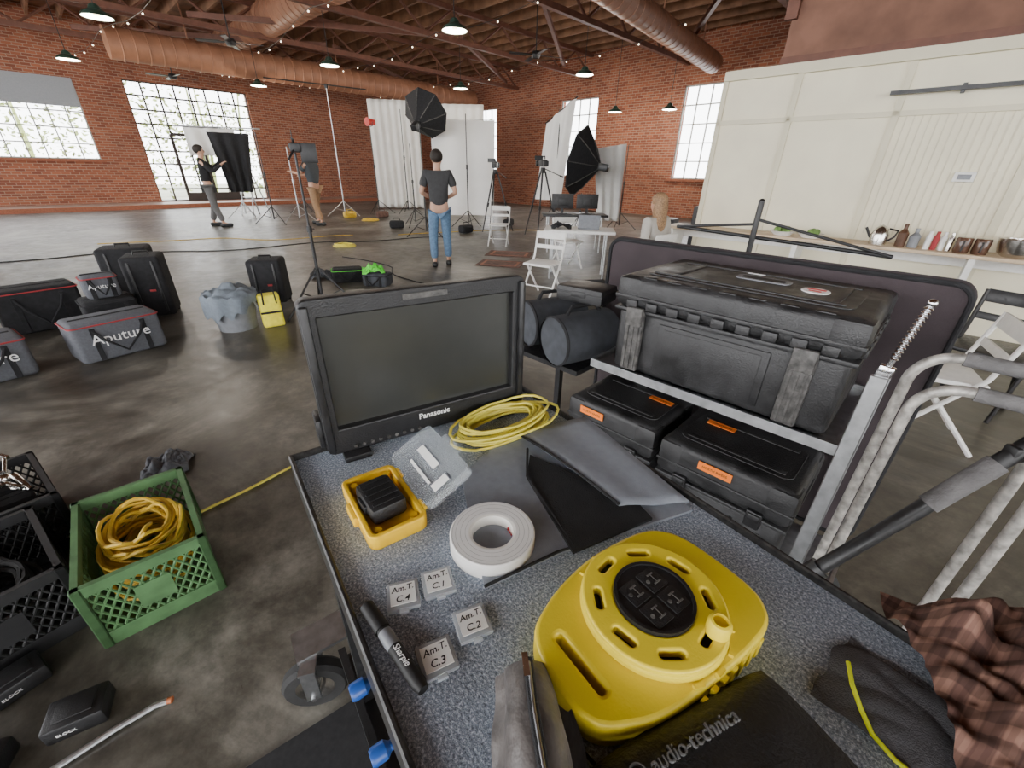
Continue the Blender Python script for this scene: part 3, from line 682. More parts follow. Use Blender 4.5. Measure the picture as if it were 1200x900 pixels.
def hardcase(label,L,W,H,M,group=None,big=False,stick=()):
    R=thing("hard_case",label,"case",M,group)
    zb=H*.66
    b=B(); b.box((0,0,zb/2),(L,W,zb),bev=.018,seg=3)
    if not big:
        for k in range(4): b.box((-L*.36+k*L*.72/3,-W/2-.001,zb*.45),(.014,.008,zb*.7),bev=.003)
    else:
        b.box((-.01,-W/2-.001,zb*.5),(L*.5,.008,zb*.78),bev=.004); b.box((-.01,-W/2-.004,zb*.5),(L*.44,.006,zb*.66),bev=.003)
    part("case_body",b,casem,R)
    b=B(); b.box((0,0,(zb+H)/2+.002),(L+.016,W+.016,H-zb-.006),bev=.022,seg=3); b.box((0,0,zb),(L+.022,W+.022,.014),bev=.004)
    b.box((0,0,(zb+H)/2-.012),(L+.026,W+.026,.012),bev=.003)
    if big:
        for k in range(9): b.box((-L*.42+k*L*.84/8,-W/2-.010,zb+.022),(L*.84/8*.55,.014,.026),bev=.004)
        for k in range(6): b.box((L/2+.010,-W*.4+k*W*.16,zb+.022),(.014,W*.085,.026),bev=.004)
        for k in range(7): b.box((-L*.36+k*L*.72/6,-W*.455,H-.008),(L*.72/6*.6,.03,.016),bev=.005)
    b.add(plate(rrect(0,0,L*.86,W*.70,.03),[],H-.002,H+.002,.001))
    if big:
        for y in(-W*.28,W*.28): b.box((0,y,H+.001),(L*.80,.018,.008),bev=.002)
        for x in(-L*.30,L*.36): b.box((x,0,H+.001),(.018,W*.5,.008),bev=.002)
    else:
        for y in(-W*.26,W*.26): b.box((0,y,H+.001),(L*.75,.02,.006),bev=.002)
    for sx in(-1,1):
        for sy in(-1,1): b.box((sx*(L/2-.03),sy*(W/2-.03),(zb+H)/2+.004),(.085,.085,(H-zb)*.86),bev=.018)
    part("case_lid",b,casem,R)
    for x in((-L*.30,L*.30) if not big else (-L*.39,L*.35)):
        if big:
            b=B(); b.box((x,-W/2-.008,zb*.53),(.058,.018,zb*.98),bev=.004)
            for k in range(3): b.box((x-.018+k*.018,-W/2-.018,zb*.45),(.006,.004,zb*.75))
            b.box((x,-W/2-.020,zb*.93),(.055,.016,.06),bev=.004)
            part("latch",b,casef,R,label="worn grey vertical latch bar")
        else:
            b=B(); b.box((x,-W/2-.014,zb),(.045,.018,.06),bev=.004); b.box((x,-W/2-.024,zb+.012),(.036,.01,.025),bev=.003); part("latch",b,black,R)
    if not big:
        b=B(); b.tube([(-.06,-W/2,zb-.05),(-.06,-W/2-.03,zb-.052),(.06,-W/2-.03,zb-.052),(.06,-W/2,zb-.05)],.009,8)
        part("carry_handle",b,black,R)
    for s_ in stick: s_(R,L,W,H,zb)
    return R
def st_orange(x,y,face='top'):
    def fn(R,L,W,H,zb):
        if face=='top':
            b=B(); b.box((x,y,H+.0045),(.095,.030,.0012)); part("label_sticker",b,orange,R,label="orange printed sticker"); text("NORTH RIVERS",.0105,T(x,y-.003,H+.0053),R,ink,align='CENTER',ext=.0002)
        else:
            b=B(); b.box((x,-W/2-.0145,y),(.105,.003,.030)); part("label_sticker",b,orange,R,label="orange printed sticker"); text("NORTH RIVERS",.0115,T(x,-W/2-.0163,y-.004)@Rx(90),R,ink,align='CENTER',ext=.0002)
    return fn
def st_big(R,L,W,H,zb):
    b=B(); b.add(plate(rrect(.02,.03,.15,.06,.02),[],H+.001,H+.005,.0005)); part("sticker",b,tubg,R,label="grey and black oval sticker")
    b=B(); b.add(plate(rrect(.02,.03,.12,.035,.01),[],H+.005,H+.0057,.0002)); part("sticker_print",b,ink,R)
    b=B(); b.add(plate(circ(.165,-.01,.034,24),[],H+.001,H+.005,.0005)); part("sticker",b,paper,R,label="round white and red sticker")
    b=B(); b.box((.165,0.002,H+.0055),(.045,.014,.0008)); part("sticker_print",b,redink,R)
    b=B(); b.box((.165,-.022,H+.0055),(.03,.008,.0008)); part("sticker_print",b,redink,R)
    b=B(); b.box((-.02,.095,H+.004),(.05,.014,.0012)); part("sticker",b,paper,R,label="small white sticker")
hardcase("large scuffed black hard case with stickers on the upper cart shelf",.635,.42,.315,C2@T(-.378,1.415,.90),big=True,stick=(st_big,))
hardcase("black hard case with orange stickers on the lower deck",.36,.30,.415,C2@T(-.69,1.39,.285),"hard cases on the lower deck",stick=(st_orange(.10,.05),st_orange(-.075,.375,'front')))
hardcase("black hard case with orange stickers on its lid and front",.40,.30,.415,C2@T(-.262,1.375,.285),"hard cases on the lower deck",stick=(st_orange(-.09,.05),st_orange(-.02,.375,'front')))
R=thing("padded_panel","large dusty dark padded panel standing upright behind the cases","padded panel",C2@T(-.48,1.72,.28))
b=B(); b.add(plate(rrect(0,.485,1.156,.946,.04),[],-.02,.02,.012),Rx(90)); part("cover",b,purplef,R)
b=B(); b.tube([(p_[0],-.022,p_[1]) for p_ in rrect(0,.485,1.165,.95,.05)],.008,8,closed=True); part("edge_piping",b,blackf,R,label="black edge piping")
def rollbag(label,M,r=.098,L=.24):
    R=thing("roll_bag",label,"bag",M,"cylindrical bags")
    b=B(); b.lathe([(0,0),(r*.8,0),(r,.012),(r,L-.012),(r*.8,L),(0,L)],Ry(90),28); part("bag_body",b,dgreyf,R)
    b=B(); b.lathe([(r-.004,.0),(r+.003,.006),(r,.012)],Ry(90),28); part("piping",b,blackf,R)
    b=B(); b.tube([(.06,0,r),(.08,0,r+.03),(L-.08,0,r+.03),(L-.06,0,r)],.008,6); part("strap",b,blackf,R)
R=thing("side_shelf","black folding side shelf beside the cart","shelf",C2)
b=B(); b.box((-1.07,1.44,.80),(.44,.44,.02)); part("shelf_board",b,blackm,R)
for x,y in((-1.24,1.3),(-1.24,1.62),(-.88,1.62)):
    b=B(); b.box((x,y,.395),(.03,.03,.79)); part("leg",b,blackm,R)
rollbag("dark grey cylindrical bag lying beside the big case",C2@T(-.955,1.19,.912)@Rz(75),L=.28)
rollbag("dark grey cylindrical bag lying behind another one",C2@T(-1.175,1.27,.912)@Rz(72),L=.28)
b=B(); b.box((0,0,.03),(.20,.14,.06),bev=.01); b.box((0,-.071,.035),(.06,.008,.02),bev=.002); b.box((0,0,.038),(.205,.145,.006),bev=.002); solo("small_flat_case","small flat black case on top of the roll bags","case",b,casem,C2@T(-.95,1.38,1.045)@Rz(8))
R=thing("folded_stand","black folded stand with a grey foam grip leaning across the cart","stand")
A=Vector((.69,.658,.70)); Cc=Vector((.935,.634,1.065)); d=(Cc-A)
b=B(); b.cyl(A,A+d*1.5,.015); b.cyl(A-d*.02,A+d*.05,.022,seg=16); b.box(A+d*.97,(.03,.025,.03),bev=.005); part("pole",b,blackm,R)
b=B(); b.cyl(A+d*.60,A+d*.90,.019); part("foam_grip",b,foam,R)
b=B(); b.cyl((1.05,1.95,0),(1.05,1.95,1.40),.012); b.cyl((.80,2.20,1.27),(1.50,1.72,1.22),.008); b.cyl((1.05,1.95,1.31),(.80,2.20,1.27),.006); b.cyl((1.05,1.95,1.33),(1.5,1.72,1.22),.006); b.sph((1.05,1.95,1.40),.013,10)
for a in(90,210,330): b.cyl((1.05,1.95,.25),(1.05+.35*math.cos(rad(a)),1.95+.25*math.sin(rad(a)),.01),.008)
solo("t_bar_stand","thin black stand with a crossbar behind the padded panel","stand",b,blackm)
# ---------------------------------------------------------------- crates
def crate(label,L,W,H,m,M,th=.012):
    R=thing("milk_crate",label,"crate",M,"plastic crates")
    def wallp(p0,p1):
        b=B(); p0=Vector(p0);p1=Vector(p1); d=p1-p0; n=d.length; a=math.degrees(math.atan2(d.y,d.x)); X=d.normalized(); mid=(p0+p1)/2
        b.box((mid.x,mid.y,H-.02),(n,th*1.6,.04),R=Rz(a)); b.box((mid.x,mid.y,.03),(n,th,.06),R=Rz(a)); b.box((mid.x,mid.y,H*.5),(n*.3,th,.10),R=Rz(a))
        for k in range(-5,int(n/.03)+1):
            for sg in(1,-1):
                x0=k*.03; z0,z1=.06,H-.04; x1=x0+(z1-z0)*.6
                if sg<0: x0,x1=x1,x0
                dx=x1-x0; t0_=(0-x0)/dx;t1_=(n-x0)/dx
                if t0_>t1_: t0_,t1_=t1_,t0_
                ta=max(0,t0_);tb=min(1,t1_)
                if tb-ta<.05: continue
                pa=p0+X*(x0+(x1-x0)*ta)+Vector((0,0,z0+(z1-z0)*ta)); pb=p0+X*(x0+(x1-x0)*tb)+Vector((0,0,z0+(z1-z0)*tb))
                b.cyl(pa,pb,.0045,seg=5)
        for e in(p0,p1): b.box((e.x,e.y,H/2),(.028,.028,H),bev=.004,seg=1)
        part("side_wall",b,m,R)
    wallp((0,0,0),(L,0,0)); wallp((L,0,0),(L,W,0)); wallp((L,W,0),(0,W,0)); wallp((0,W,0),(0,0,0))
    b=B(); b.box((L/2,W/2,.012),(L,W,.012)); part("crate_bottom",b,m,R)
    return R
CG=T(-1.385,.875,.0)@Rz(43)
crate("green plastic milk crate holding coiled yellow cables",.34,.52,.285,green,CG)
coil("coiled_cable","heap of coiled orange-yellow cable inside the green crate",.17,.27,.05,.12,.17,26,.0075,oyel,CG,.55,.20)
MB=T(-1.52-.30*.57,.98-.30*.81-.02,0)@Rz(-35)
crate("black plastic milk crate full of dark cables",.46,.34,.285,blackcrate,MB@T(-.46,-.04,0))
coil("coiled_cable","coiled black cable inside the black crate",-.23,.13,.05,.15,.10,14,.009,rubber,MB,.35,.14)
crate("black plastic milk crate holding silver clamps",.46,.34,.285,blackcrate,MB@T(-.96,.04,0))
def clamp(M,i):
    b=B(); b.tube([(-.08,0,0),(-.05,.03,.02),(0,.02,.03),(.05,.05,.02),(.09,.01,.0)],.011,8); b.cyl((-.09,0,0),(-.02,0,.06),.014); b.sph((0,.02,.05),.024,10); b.cyl((0,.02,.05),(.05,-.03,.11),.007); b.box((.06,-.035,.115),(.05,.012,.012))
    solo("grip_clamp","silver metal grip clamp heaped in the black crate","clamp",b,silverb,M,"grip clamps")
for i,(x,y,z,a) in enumerate([(-.85,.14,.24,10),(-.72,.22,.25,80),(-.62,.12,.24,150),(-.80,.30,.23,200)]): clamp(MB@T(x,y,z)@Rz(a),i)
for k in range(3):
    b=B(); b.box((0,0,.11),(.10,.24,.19),bev=.02); b.box((0,0,.208),(.01,.2,.004))
    solo("equipment_pouch","black pouch packed inside the crate","pouch",b,blackf,MB@T(-.85+.13*k,.21,.02),"pouches in the crate")
b=B(); b.tube([(-1.50,1.49,.008),(-1.36,1.66,.008),(-1.22,1.86,.008),(-.9,2.2,.008),(-.5,2.5,.008)],.007,8); solo("floor_cable","thin yellow cable running across the floor from the crate","cable",b,yelc)
heap("crumpled_cloth","crumpled dark grey cloth on the floor by the crate","cloth",.22,.2,.07,greyf,T(-1.90,1.85,.0)@Rz(20),4.4)
for i,(x,y,a) in enumerate([(-1.28,.66,30),(-1.56,.74,60),(-1.44,.52,20)]):
    R=thing("camera_battery","black camera battery block lying on the concrete","battery",T(x,y,0)@Rz(a),"batteries on the floor")
    b=B(); b.box((0,0,.03),(.14,.10,.06),bev=.008); b.box((0,0,.062),(.09,.06,.006),bev=.002); part("battery_body",b,black,R); text("BLOCK",.014,T(-.04,-.051,.025)@Rx(90),R,whiteink)
b=B(); b.tube([(-1.36,.40,.012),(-1.27,.50,.012),(-1.15,.625,.014),(-1.08,.685,.016),(-1.05,.70,.016)],.009,10); b.i=1; b.cyl((-1.05,.70,.016),(-1.038,.704,.016),.0095)
solo("chrome_rod","chrome pipe with an orange tip lying on the floor","rod",b,[alu,tipm])
# ---------------------------------------------------------------- bags left
def duffel(label,L,W,H,M,m=greyf,trim=redf,txt=None,group="equipment bags"):
    R=thing("equipment_bag",label,"bag",M,group)
    b=B(); b.box((0,0,H/2),(L,W,H),bev=.04,seg=3); part("bag_body",b,m,R)
    b=B(); b.tube([(p_[0],p_[1],H-.03) for p_ in rrect(0,0,L+.008,W+.008,.04)],.006,6,closed=True); part("trim",b,trim,R,label="red piping trim")
    b=B()
    for x in(-L*.28,L*.28): b.box((x,-W/2-.004,H*.45),(.035,.008,H*.8))
    b.tube([(-L*.28,-W/2-.005,H*.8),(-L*.2,-W/2-.04,H*.55),(0,-W/2-.05,H*.20),(L*.2,-W/2-.04,H*.55),(L*.28,-W/2-.005,H*.8)],.010,6)
    part("strap",b,blackf,R)
    b=B(); b.box((0,0,H+.002),(L*.85,.02,.006)); part("zip",b,blackf,R)
    if txt:
        text(txt,.12 if L>.5 else .06,T(0,-W/2-.010,H*.45)@Rx(90),R,whiteink,align='CENTER',ext=.001)
    return R
def fr(x,y,a): return T(x,y,0)@Rz(a)
bagg=mat("slate_bag_fabric",(.10,.105,.12),.9,var=.12,scale=60,bump=.3,bscale=600)
duffel("grey padded equipment bag with red piping and lettering on the floor",.60,.34,.34,fr(-3.50,3.45,57),m=bagg,txt="Aputure")
duffel("black cube bag beneath the small grey bag",.40,.36,.34,fr(-3.98,3.98,50),m=blackf,trim=blackf)
duffel("small grey bag with red piping stacked on a black bag",.26,.20,.22,T(-3.95,3.95,.35)@Rz(50),m=bagg,txt="Aputure")
duffel("grey and red equipment bag at the edge of the pile",.55,.40,.32,fr(-4.05,2.85,57),m=bagg,txt="Aputure")
duffel("black soft bag with red piping in the pile",.6,.38,.42,fr(-4.75,4.05,55),m=blackf)
duffel("black soft bag with red piping leaning in the pile",.55,.38,.50,fr(-5.1,3.35,55),m=blackf)
def roller(label,M,w=.33,d=.42,h=.66):
    R=thing("rolling_case",label,"case",M,"black rolling cases")
    b=B(); b.box((0,0,h/2+.03),(w,d,h),bev=.035,seg=3); part("case_body",b,blackf,R)
    for x in(-w*.3,w*.3):
        b=B(); b.box((x,-d/2-.005,h/2+.03),(.02,.012,h*.85),bev=.003); part("rib",b,black,R)
    b=B(); b.tube([(-.07,0,h+.02),(-.06,0,h+.06),(.06,0,h+.06),(.07,0,h+.02)],.011,6); part("handle",b,black,R)
    b=B(); b.box((w*.1,-d/2-.004,h*.5),(.05,.012,.02)); part("badge",b,redf,R)
    for x in(-w*.4,w*.4):
        b=B(); b.cyl((x-.015,d/2-.05,.035),(x+.015,d/2-.05,.035),.035); part("wheel",b,rubber,R)
roller("upright black fabric rolling case beside another",fr(-3.93,4.50,30),.33,.40,.62)
roller("upright black fabric rolling case in the equipment pile",fr(-4.50,4.95,30),.46,.40,.62)
roller("black rolling bag standing behind the yellow bag",fr(-2.95,5.05,15),.36,.34,.50)
R=thing("storage_tub","grey round plastic tub with a cloth thrown over it","tub",fr(-2.85,4.12,0))
b=B(); b.lathe([(0,.0),(.17,0),(.21,.33),(.225,.335),(.225,.355),(.20,.35),(.165,.02),(0,.02)],seg=32); part("tub_body",b,tubg,R)
b=B(); b.tube([(.22,0,.30),(.25,0,.22),(.24,0,.2)],.01,6); part("handle",b,tubg,R)
def drape(label,cx,cy,z,r,drop,m,seed):
    b=B()
    def fn(u,v):
        a=u*2*math.pi; k=v*1.6; rr=r*min(k,1)*(1+.06*noise.noise(Vector((math.cos(a)*2,math.sin(a)*2,seed))))
        zz=z+.09*(1-min(k,1))**1.2+.075*abs(noise.noise(Vector((rr*11*math.cos(a)+seed,rr*11*math.sin(a),seed))))
        if k>1:
            side=.5+.5*math.cos(a-4.2); zz-=(k-1)*1.7*drop*(.15+.85*side)*(1+.5*noise.noise(Vector((math.cos(a)*3,math.sin(a)*3,seed+3)))); rr+=.006+.010*math.sin(a*7)
        return Vector((cx+rr*math.cos(a),cy+rr*math.sin(a),zz))
    b.grid(fn,64,24); bmesh.ops.remove_doubles(b.bm,verts=b.bm.verts,dist=.0005); solo("draped_cloth",label,"cloth",b,m,sharp=80)
drape("rumpled blue-grey cloth draped over the tub",-2.85,4.12,.355,.235,.22,drapem,5)
R=thing("yellow_tote_bag","bright yellow tote bag standing on the floor","bag",fr(-2.52,4.20,35),None)
b=B(); b.box((0,0,.17),(.20,.14,.34),bev=.025,seg=3); part("bag_body",b,lemon,R)
b=B(); b.tube([(-.06,-.075,.25),(-.05,-.08,.40),(.05,-.08,.40),(.06,-.075,.25)],.008,6); part("strap",b,blackf,R)
b=B(); b.box((0,-.073,.16),(.2,.008,.02)); part("band",b,blackf,R)
duffel("black gear bag with a neon green lining",.42,.26,.20,fr(-2.45,6.2,20),m=blackf,trim=neong,group=None)
duffel("grey gear bag open beside the green one",.36,.26,.18,fr(-1.95,6.0,-10),m=dgreyf,trim=blackf,group=None)
heap("green_jacket","neon green jacket tossed over the gear bags","jacket",.30,.24,.10,neong,T(-2.0,6.0,.18)@Rz(20),6.1)
heap("dark_cloth","rumpled dark cloth on the floor near the bags","cloth",.35,.3,.12,dgreyf,T(-2.9,6.4,0),7.7)
# ---------------------------------------------------------------- stands etc
def stand(label,M,h,sp=.45,m=blackm,lz=.45,name="light_stand",group="light stands"):
    R=thing(name,label,"stand",M,group)
    b=B(); b.cyl((0,0,.12),(0,0,h*.56),.018,seg=10); b.cyl((0,0,h*.5),(0,0,h),.012,seg=10); b.cyl((0,0,h*.54),(0,0,h*.58),.028,seg=10); b.box((.03,0,h*.56),(.04,.012,.012)); part("pole",b,m,R)
    for a in(90,210,330):
        b=B(); c,s_=math.cos(rad(a)),math.sin(rad(a)); b.cyl((.02*c,.02*s_,lz),(sp*c,sp*s_,.012),.011,seg=8); b.cyl((.0*c,.0*s_,.14),(sp*.5*c,sp*.5*s_,lz*.52),.007,seg=6); b.sph((sp*c,sp*s_,.015),.015,8); part("leg",b,m,R)
    return R
def tripodcam(label,M,h):
    R=thing("camera_tripod",label,"tripod",M,"camera tripods")
    for a in(90,210,330):
        b=B(); c,s_=math.cos(rad(a)),math.sin(rad(a)); b.cyl((.06*c,.06*s_,h),(.5*c,.5*s_,.01),.022,.014,seg=8); b.cyl((.27*c,.27*s_,h*.5),(.30*c,.30*s_,h*.44),.03,seg=8); part("leg",b,blackm,R)
    b=B(); b.cyl((0,0,h-.04),(0,0,h+.08),.07,.05,seg=14); b.cyl((0,-.03,h+.06),(.12,-.45,h-.10),.01,seg=8); b.cyl((.11,-.42,h-.09),(.14,-.5,h-.12),.018,seg=8); part("fluid_head",b,blackm,R)
    return R
def vcam(label,M):
    R=thing("video_camera",label,"camera",M,"video cameras")
    b=B(); b.box((0,0,.09),(.13,.26,.15),bev=.015); b.box((0,-.18,.08),(.11,.12,.11),bev=.01); part("camera_body",b,black,R)
    b=B(); b.cyl((0,.13,.09),(0,.30,.09),.05,.055,seg=18); b.box((0,.34,.09),(.15,.08,.12),bev=.01); part("lens",b,blackm,R)
    b=B(); b.tube([(0,.1,.17),(0,.08,.23),(0,-.1,.23),(0,-.12,.17)],.013,6); b.box((-.10,.05,.2),(.20,.02,.09)); part("top_handle",b,blackm,R)
tripodcam("black tripod on the set floor carrying a camera",fr(-.55,12.3,20),1.45); vcam("black video camera mounted on the tripod",T(-.55,12.3,1.53)@Rz(-5))
tripodcam("black tripod with spread legs carrying a camera",fr(.64,11.2,50),1.5); vcam("black video camera with top handle on the tripod",T(.64,11.2,1.58)@Rz(15))
stand("rolling black stand with spread legs beside the bags",fr(-2.20,4.72,30),1.62,.46,lz=.5)
R=thing("video_monitor_rig","black camera rig with a side monitor on the stand","camera rig",T(-2.20,4.72,1.62)@Rz(20))
b=B(); b.box((.02,0,.045),(.10,.18,.08),bev=.01); b.cyl((-.02,.08,.06),(-.02,.20,.06),.035,seg=14); part("camera_body",b,black,R)
b=B(); b.box((.13,-.06,.0),(.15,.03,.17),bev=.006); part("side_monitor",b,black,R)
b=B(); b.tube([(0,.06,.07),(0,.03,.12),(0,-.08,.12)],.010,6); b.cyl((0,-.08,.02),(-.04,-.25,-.06),.010); part("top_handle",b,blackm,R)
stand("tall silver light stand with a boom near the curtain",fr(-6.0,15.84,10),3.7,.6,alu)
b=B(); b.cyl((-7.6,15.2,3.85),(-4.9,16.3,3.75),.018); b.box((-6,15.84,3.76),(.08,.08,.12),bev=.01); solo("boom_arm","black boom arm clamped across the tall stand","boom arm",b,blackm)
stand("light stand carrying a red lamp head",fr(-5.04,16.71,40),2.75,.55)
R=thing("stage_lamp","red-bodied stage lamp on a stand","lamp",T(-5.04,16.71,2.80)@Rz(150)@Matrix.Scale(.8,4))
b=B(); b.cyl((0,-.15,.12),(0,.12,.12),.13,.16,seg=18); b.box((0,-.2,.12),(.2,.14,.2),bev=.02); part("lamp_body",b,redlamp,R); b=B(); b.tube([(-.18,0,.12),(-.18,0,-.03),(0,0,-.06),(.18,0,-.03),(.18,0,.12)],.012,6); part("yoke",b,blackm,R)
stand("black light stand beside the man in jeans",fr(-2.2,11.0,0),2.4,.5)
stand("black light stand beside the white diffusion frame",fr(-2.9,13.0,50),2.1,.5)
stand("black light stand in the middle of the set",fr(-1.35,12.9,80),2.8,.5)
stand("black light stand holding the soft box",fr(1.75,12.2,10),1.0,.5)
stand("silver light stand near the stage door",fr(-8.6,14.3,0),2.2,.5,alu)
stand("black light stand holding the black cloth flag",fr(-7.0,12.95,0),2.30,.5)
stand("black light stand near the step ladder",fr(-7.6,16.3,0),2.6,.5)
stand("black light stand behind the folding table",fr(1.3,15.3,0),3.2,.5)
stand("black light stand beside the white cloth flag",fr(3.05,13.1,30),2.2,.5)
stand("thin black light stand near the stage edge",fr(-4.0,16.9,30),3.3,.5)
stand("silver light stand by the crewman in slate tee",fr(-6.6,13.7,30),2.0,.5,alu)
def octa(label,M,r,dep,m1=blackf,m2=silk,seg=8):
    R=thing("softbox",label,"softbox",M,"softboxes")
    b=B(); b.lathe([(.08,-dep),(.12,-dep),(r*.65,-dep*.45),(r,0),(r*1.01,.04)],seg=seg); part("shell",b,m1,R,sharp=20)
    b=B(); b.lathe([(0,-.01),(r*.98,-.01)],seg=seg); part("diffuser",b,m2,R)
    b=B(); b.box((0,0,-dep-.12),(.16,.16,.26),bev=.02); part("lamp_head",b,blackm,R)
    for k in range(seg):
        b=B(); a=k*2*math.pi/seg; b.tube([(.1*math.cos(a),.1*math.sin(a),-dep),(r*.66*math.cos(a),r*.66*math.sin(a),-dep*.45-.005),(r*math.cos(a),r*math.sin(a),0)],.012,5); part("rib",b,casef,R)
    return R
octa("black octagonal softbox tilted downward on a stand",T(-2.45,13.2,2.80)@Rz(-20)@Rx(-60),.62,.5,blackf,dgreyf)
octa("tall black softbox seen from its side and back",T(1.62,12.0,1.72)@Rz(-28)@Ry(-80),.80,.5)
def cloth(name,label,cat,M,w_,h_,m,wave=.05,n=6,fn2=None):
    b=B()
    def fn(u,v):
        x=(u-.5)*w_; z=v*h_
        p_=Vector((x,wave*math.sin(u*n*6.28+v*1.3)*(1.1-.6*v)+.04*noise.noise(Vector((u*3,v*3,w_))),z))
        if fn2: p_=fn2(p_,u,v)
        return p_
    b.grid(fn,48,20)
    o=solo(name,label,cat,b,m,M,sharp=80); mdd=o.modifiers.new("s","SOLIDIFY"); mdd.thickness=.006
    return o
cloth("white_curtain","tall white curtain hanging beside the set","curtain",T(-4.7,18.8,.05)@Rz(8),1.9,3.75,whitec,.07,7)
cloth("white_curtain","second white curtain gathered behind the softbox","curtain",T(-2.2,18.4,.05)@Rz(0),1.9,3.6,whitec,.06,6)
R_=thing("diffusion_frame","large white diffusion cloth on a metal frame","diffusion frame",T(-1.55,13.9,.25)@Rz(4))
b=B(); b.grid(lambda u,v:Vector(((u-.5)*1.7+.12*v*(u-.5),.04*math.sin(u*12)+.03*math.sin(v*7),v*2.5)),30,20); o=part("diffusion_cloth",b,silk,R_,sharp=80)
b=B(); b.tube([(-.87,.05,-.25),(-.9,.05,2.52),(.9,.05,2.52),(.87,.05,-.25)],.018,8); part("frame_tube",b,alu,R_)
R_=thing("diffusion_frame","tilted white diffusion cloth hanging from a stand","diffusion frame",T(1.05,13.4,.0)@Rz(-35))
b=B(); b.grid(lambda u,v:Vector(((u-.5)*.85+.28*(v-.5),.05*math.sin(u*14),.75+v*2.2+.55*(u-.5)*v)),24,20); part("diffusion_cloth",b,silk,R_,sharp=80)
b=B(); b.tube([(-.35,.05,2.68),(.6,.05,3.25)],.018,8); b.cyl((0.1,.05,0),(.1,.05,2.96),.018); part("frame_tube",b,blackm,R_)
cloth("white_flag_cloth","white cloth draped over a low stand on the set","cloth",T(2.45,12.5,.3)@Rz(-10),.80,1.75,whitec,.05,3,lambda p_,u,v:Vector((p_.x*(1-.25*(1-v))+.12*(1-v),p_.y,p_.z+.12*u*v)))
cloth("white_flag_cloth","white cloth draped over the boom above the crewman","cloth",T(-8.10,12.75,1.72)@Rz(20),1.15,.64,whitec,.05,3)
cloth("black_flag_cloth","black cloth flag hanging from the stand","cloth",T(-7.50,12.55,.85)@Rz(25),.95,1.4,blackf,.06,3,lambda p_,u,v:Vector((p_.x*(.55+.45*v),p_.y,p_.z)))
b=B(); b.cyl((-8.8,12.42,2.38),(-6.9,13.05,2.38),.015); solo("cross_bar","thin metal bar holding the flag cloths","bar",b,alu)
R=thing("step_ladder","silver folding step ladder near the door","ladder",fr(-8.9,15.4,-20))
for x in(-.22,.22):
    for y in(-.35,.35):
        b=B(); b.cyl((x*1.2,y,0),(x*.8,0,1.35),.02,seg=8); part("rail",b,alu,R)
for k in range(4):
    b=B(); z=.28+k*.28; b.box((0,-.35*(1-z/1.35),z),(.46-.04*k,.08,.025)); part("step",b,alu,R)
b=B(); b.box((0,0,1.36),(.36,.2,.03)); part("top_cap",b,white,R)
def chair(m=white,label="white folding chair",M=I4,group="white folding chairs"):
    R=thing("folding_chair",label,"chair",M,group)
    for x in(-.2,.2):
        b=B(); b.tube([(x,-.20,.80),(x,-.13,.50),(x,.22,.01)],.014,8); part("leg",b,m,R)
        b=B(); b.tube([(x*.9,-.24,.01),(x*.9,.12,.43)],.014,8); part("leg",b,m,R)
    b=B(); b.box((0,.03,.445),(.38,.38,.03),bev=.01); part("seat",b,m,R)
    b=B(); b.box((0,-.195,.76),(.40,.02,.09),bev=.006,R=Rx(10)); part("backrest",b,m,R)
    b=B(); b.box((0,-.165,.62),(.40,.018,.05),bev=.005,R=Rx(10)); part("backrest",b,m,R)
    b=B(); b.cyl((-.2,.12,.16),(.2,.12,.16),.01,seg=8); part("cross_bar",b,m,R)
    return R
c0=chair(label="white folding chair on the concrete near the folding table",M=fr(.38,5.55,150))
dup(c0,fr(-.35,9.75,170),"white folding chair standing beside the camera tripod")
dup(c0,T(2.65,2.35,0)@Rz(60),"white folding chair behind the padded panel")
dup(c0,fr(.9,7.5,-160),"white folding chair tucked at the folding table")
cb=chair(blackm,"black folding chair by the counter",fr(3.35,2.75,120),"black folding chairs"); dup(cb,fr(3.95,2.3,80),"black folding chair beside another black one")
def table(label,M,L,W,h,m):
    R=thing("folding_table",label,"table",M,"folding tables")
    b=B(); b.box((0,0,h-.02),(L,W,.04),bev=.008); part("tabletop",b,m,R)
    for x in(-L/2+.12,L/2-.12):
        b=B(); b.tube([(x,-W/2+.06,.01),(x,-W/2+.06,h-.04),(x,W/2-.06,h-.04),(x,W/2-.06,.01)],.014,8); part("leg",b,alu,R)
table("white folding table with gear near the seated woman",fr(.98,6.75,-8),1.05,.6,.73,white)
table("dark folding table carrying two small monitors",fr(1.2,9.2,0),1.3,.6,.74,blackm)
for i,x in enumerate((.95,1.45)):
    R=thing("desk_monitor","small black monitor seen from behind on the table","monitor",T(x,9.2,.74)@Rz(5),"desk monitors")
    b=B(); b.box((0,0,.23),(.44,.04,.27),bev=.008); b.box((0,-.03,.22),(.2,.03,.14),bev=.006); part("housing",b,casem,R); b=B(); b.box((0,0,.006),(.2,.16,.012)); b.box((0,0,.06),(.05,.03,.12)); part("base",b,black,R)
b=B(); b.box((0,0,.01),(.32,.22,.015),bev=.004); b.box((0,.12,.11),(.32,.012,.2),R=Rx(-15)); solo("laptop","open dark laptop on the white folding table","laptop",b,tubg,T(1.12,6.75,.73)@Rz(170))
heap("dark_cloth","dark cloth heaped on the white folding table","cloth",.30,.25,.08,blackf,T(.70,6.78,.73),3.7)
b=B(); b.box((0,0,.12),(.35,.25,.24),bev=.03); b.box((0,0,.245),(.2,.03,.02)); solo("camera_bag","small black camera bag on the floor by the table","bag",b,blackf,fr(1.05,5.45,10))
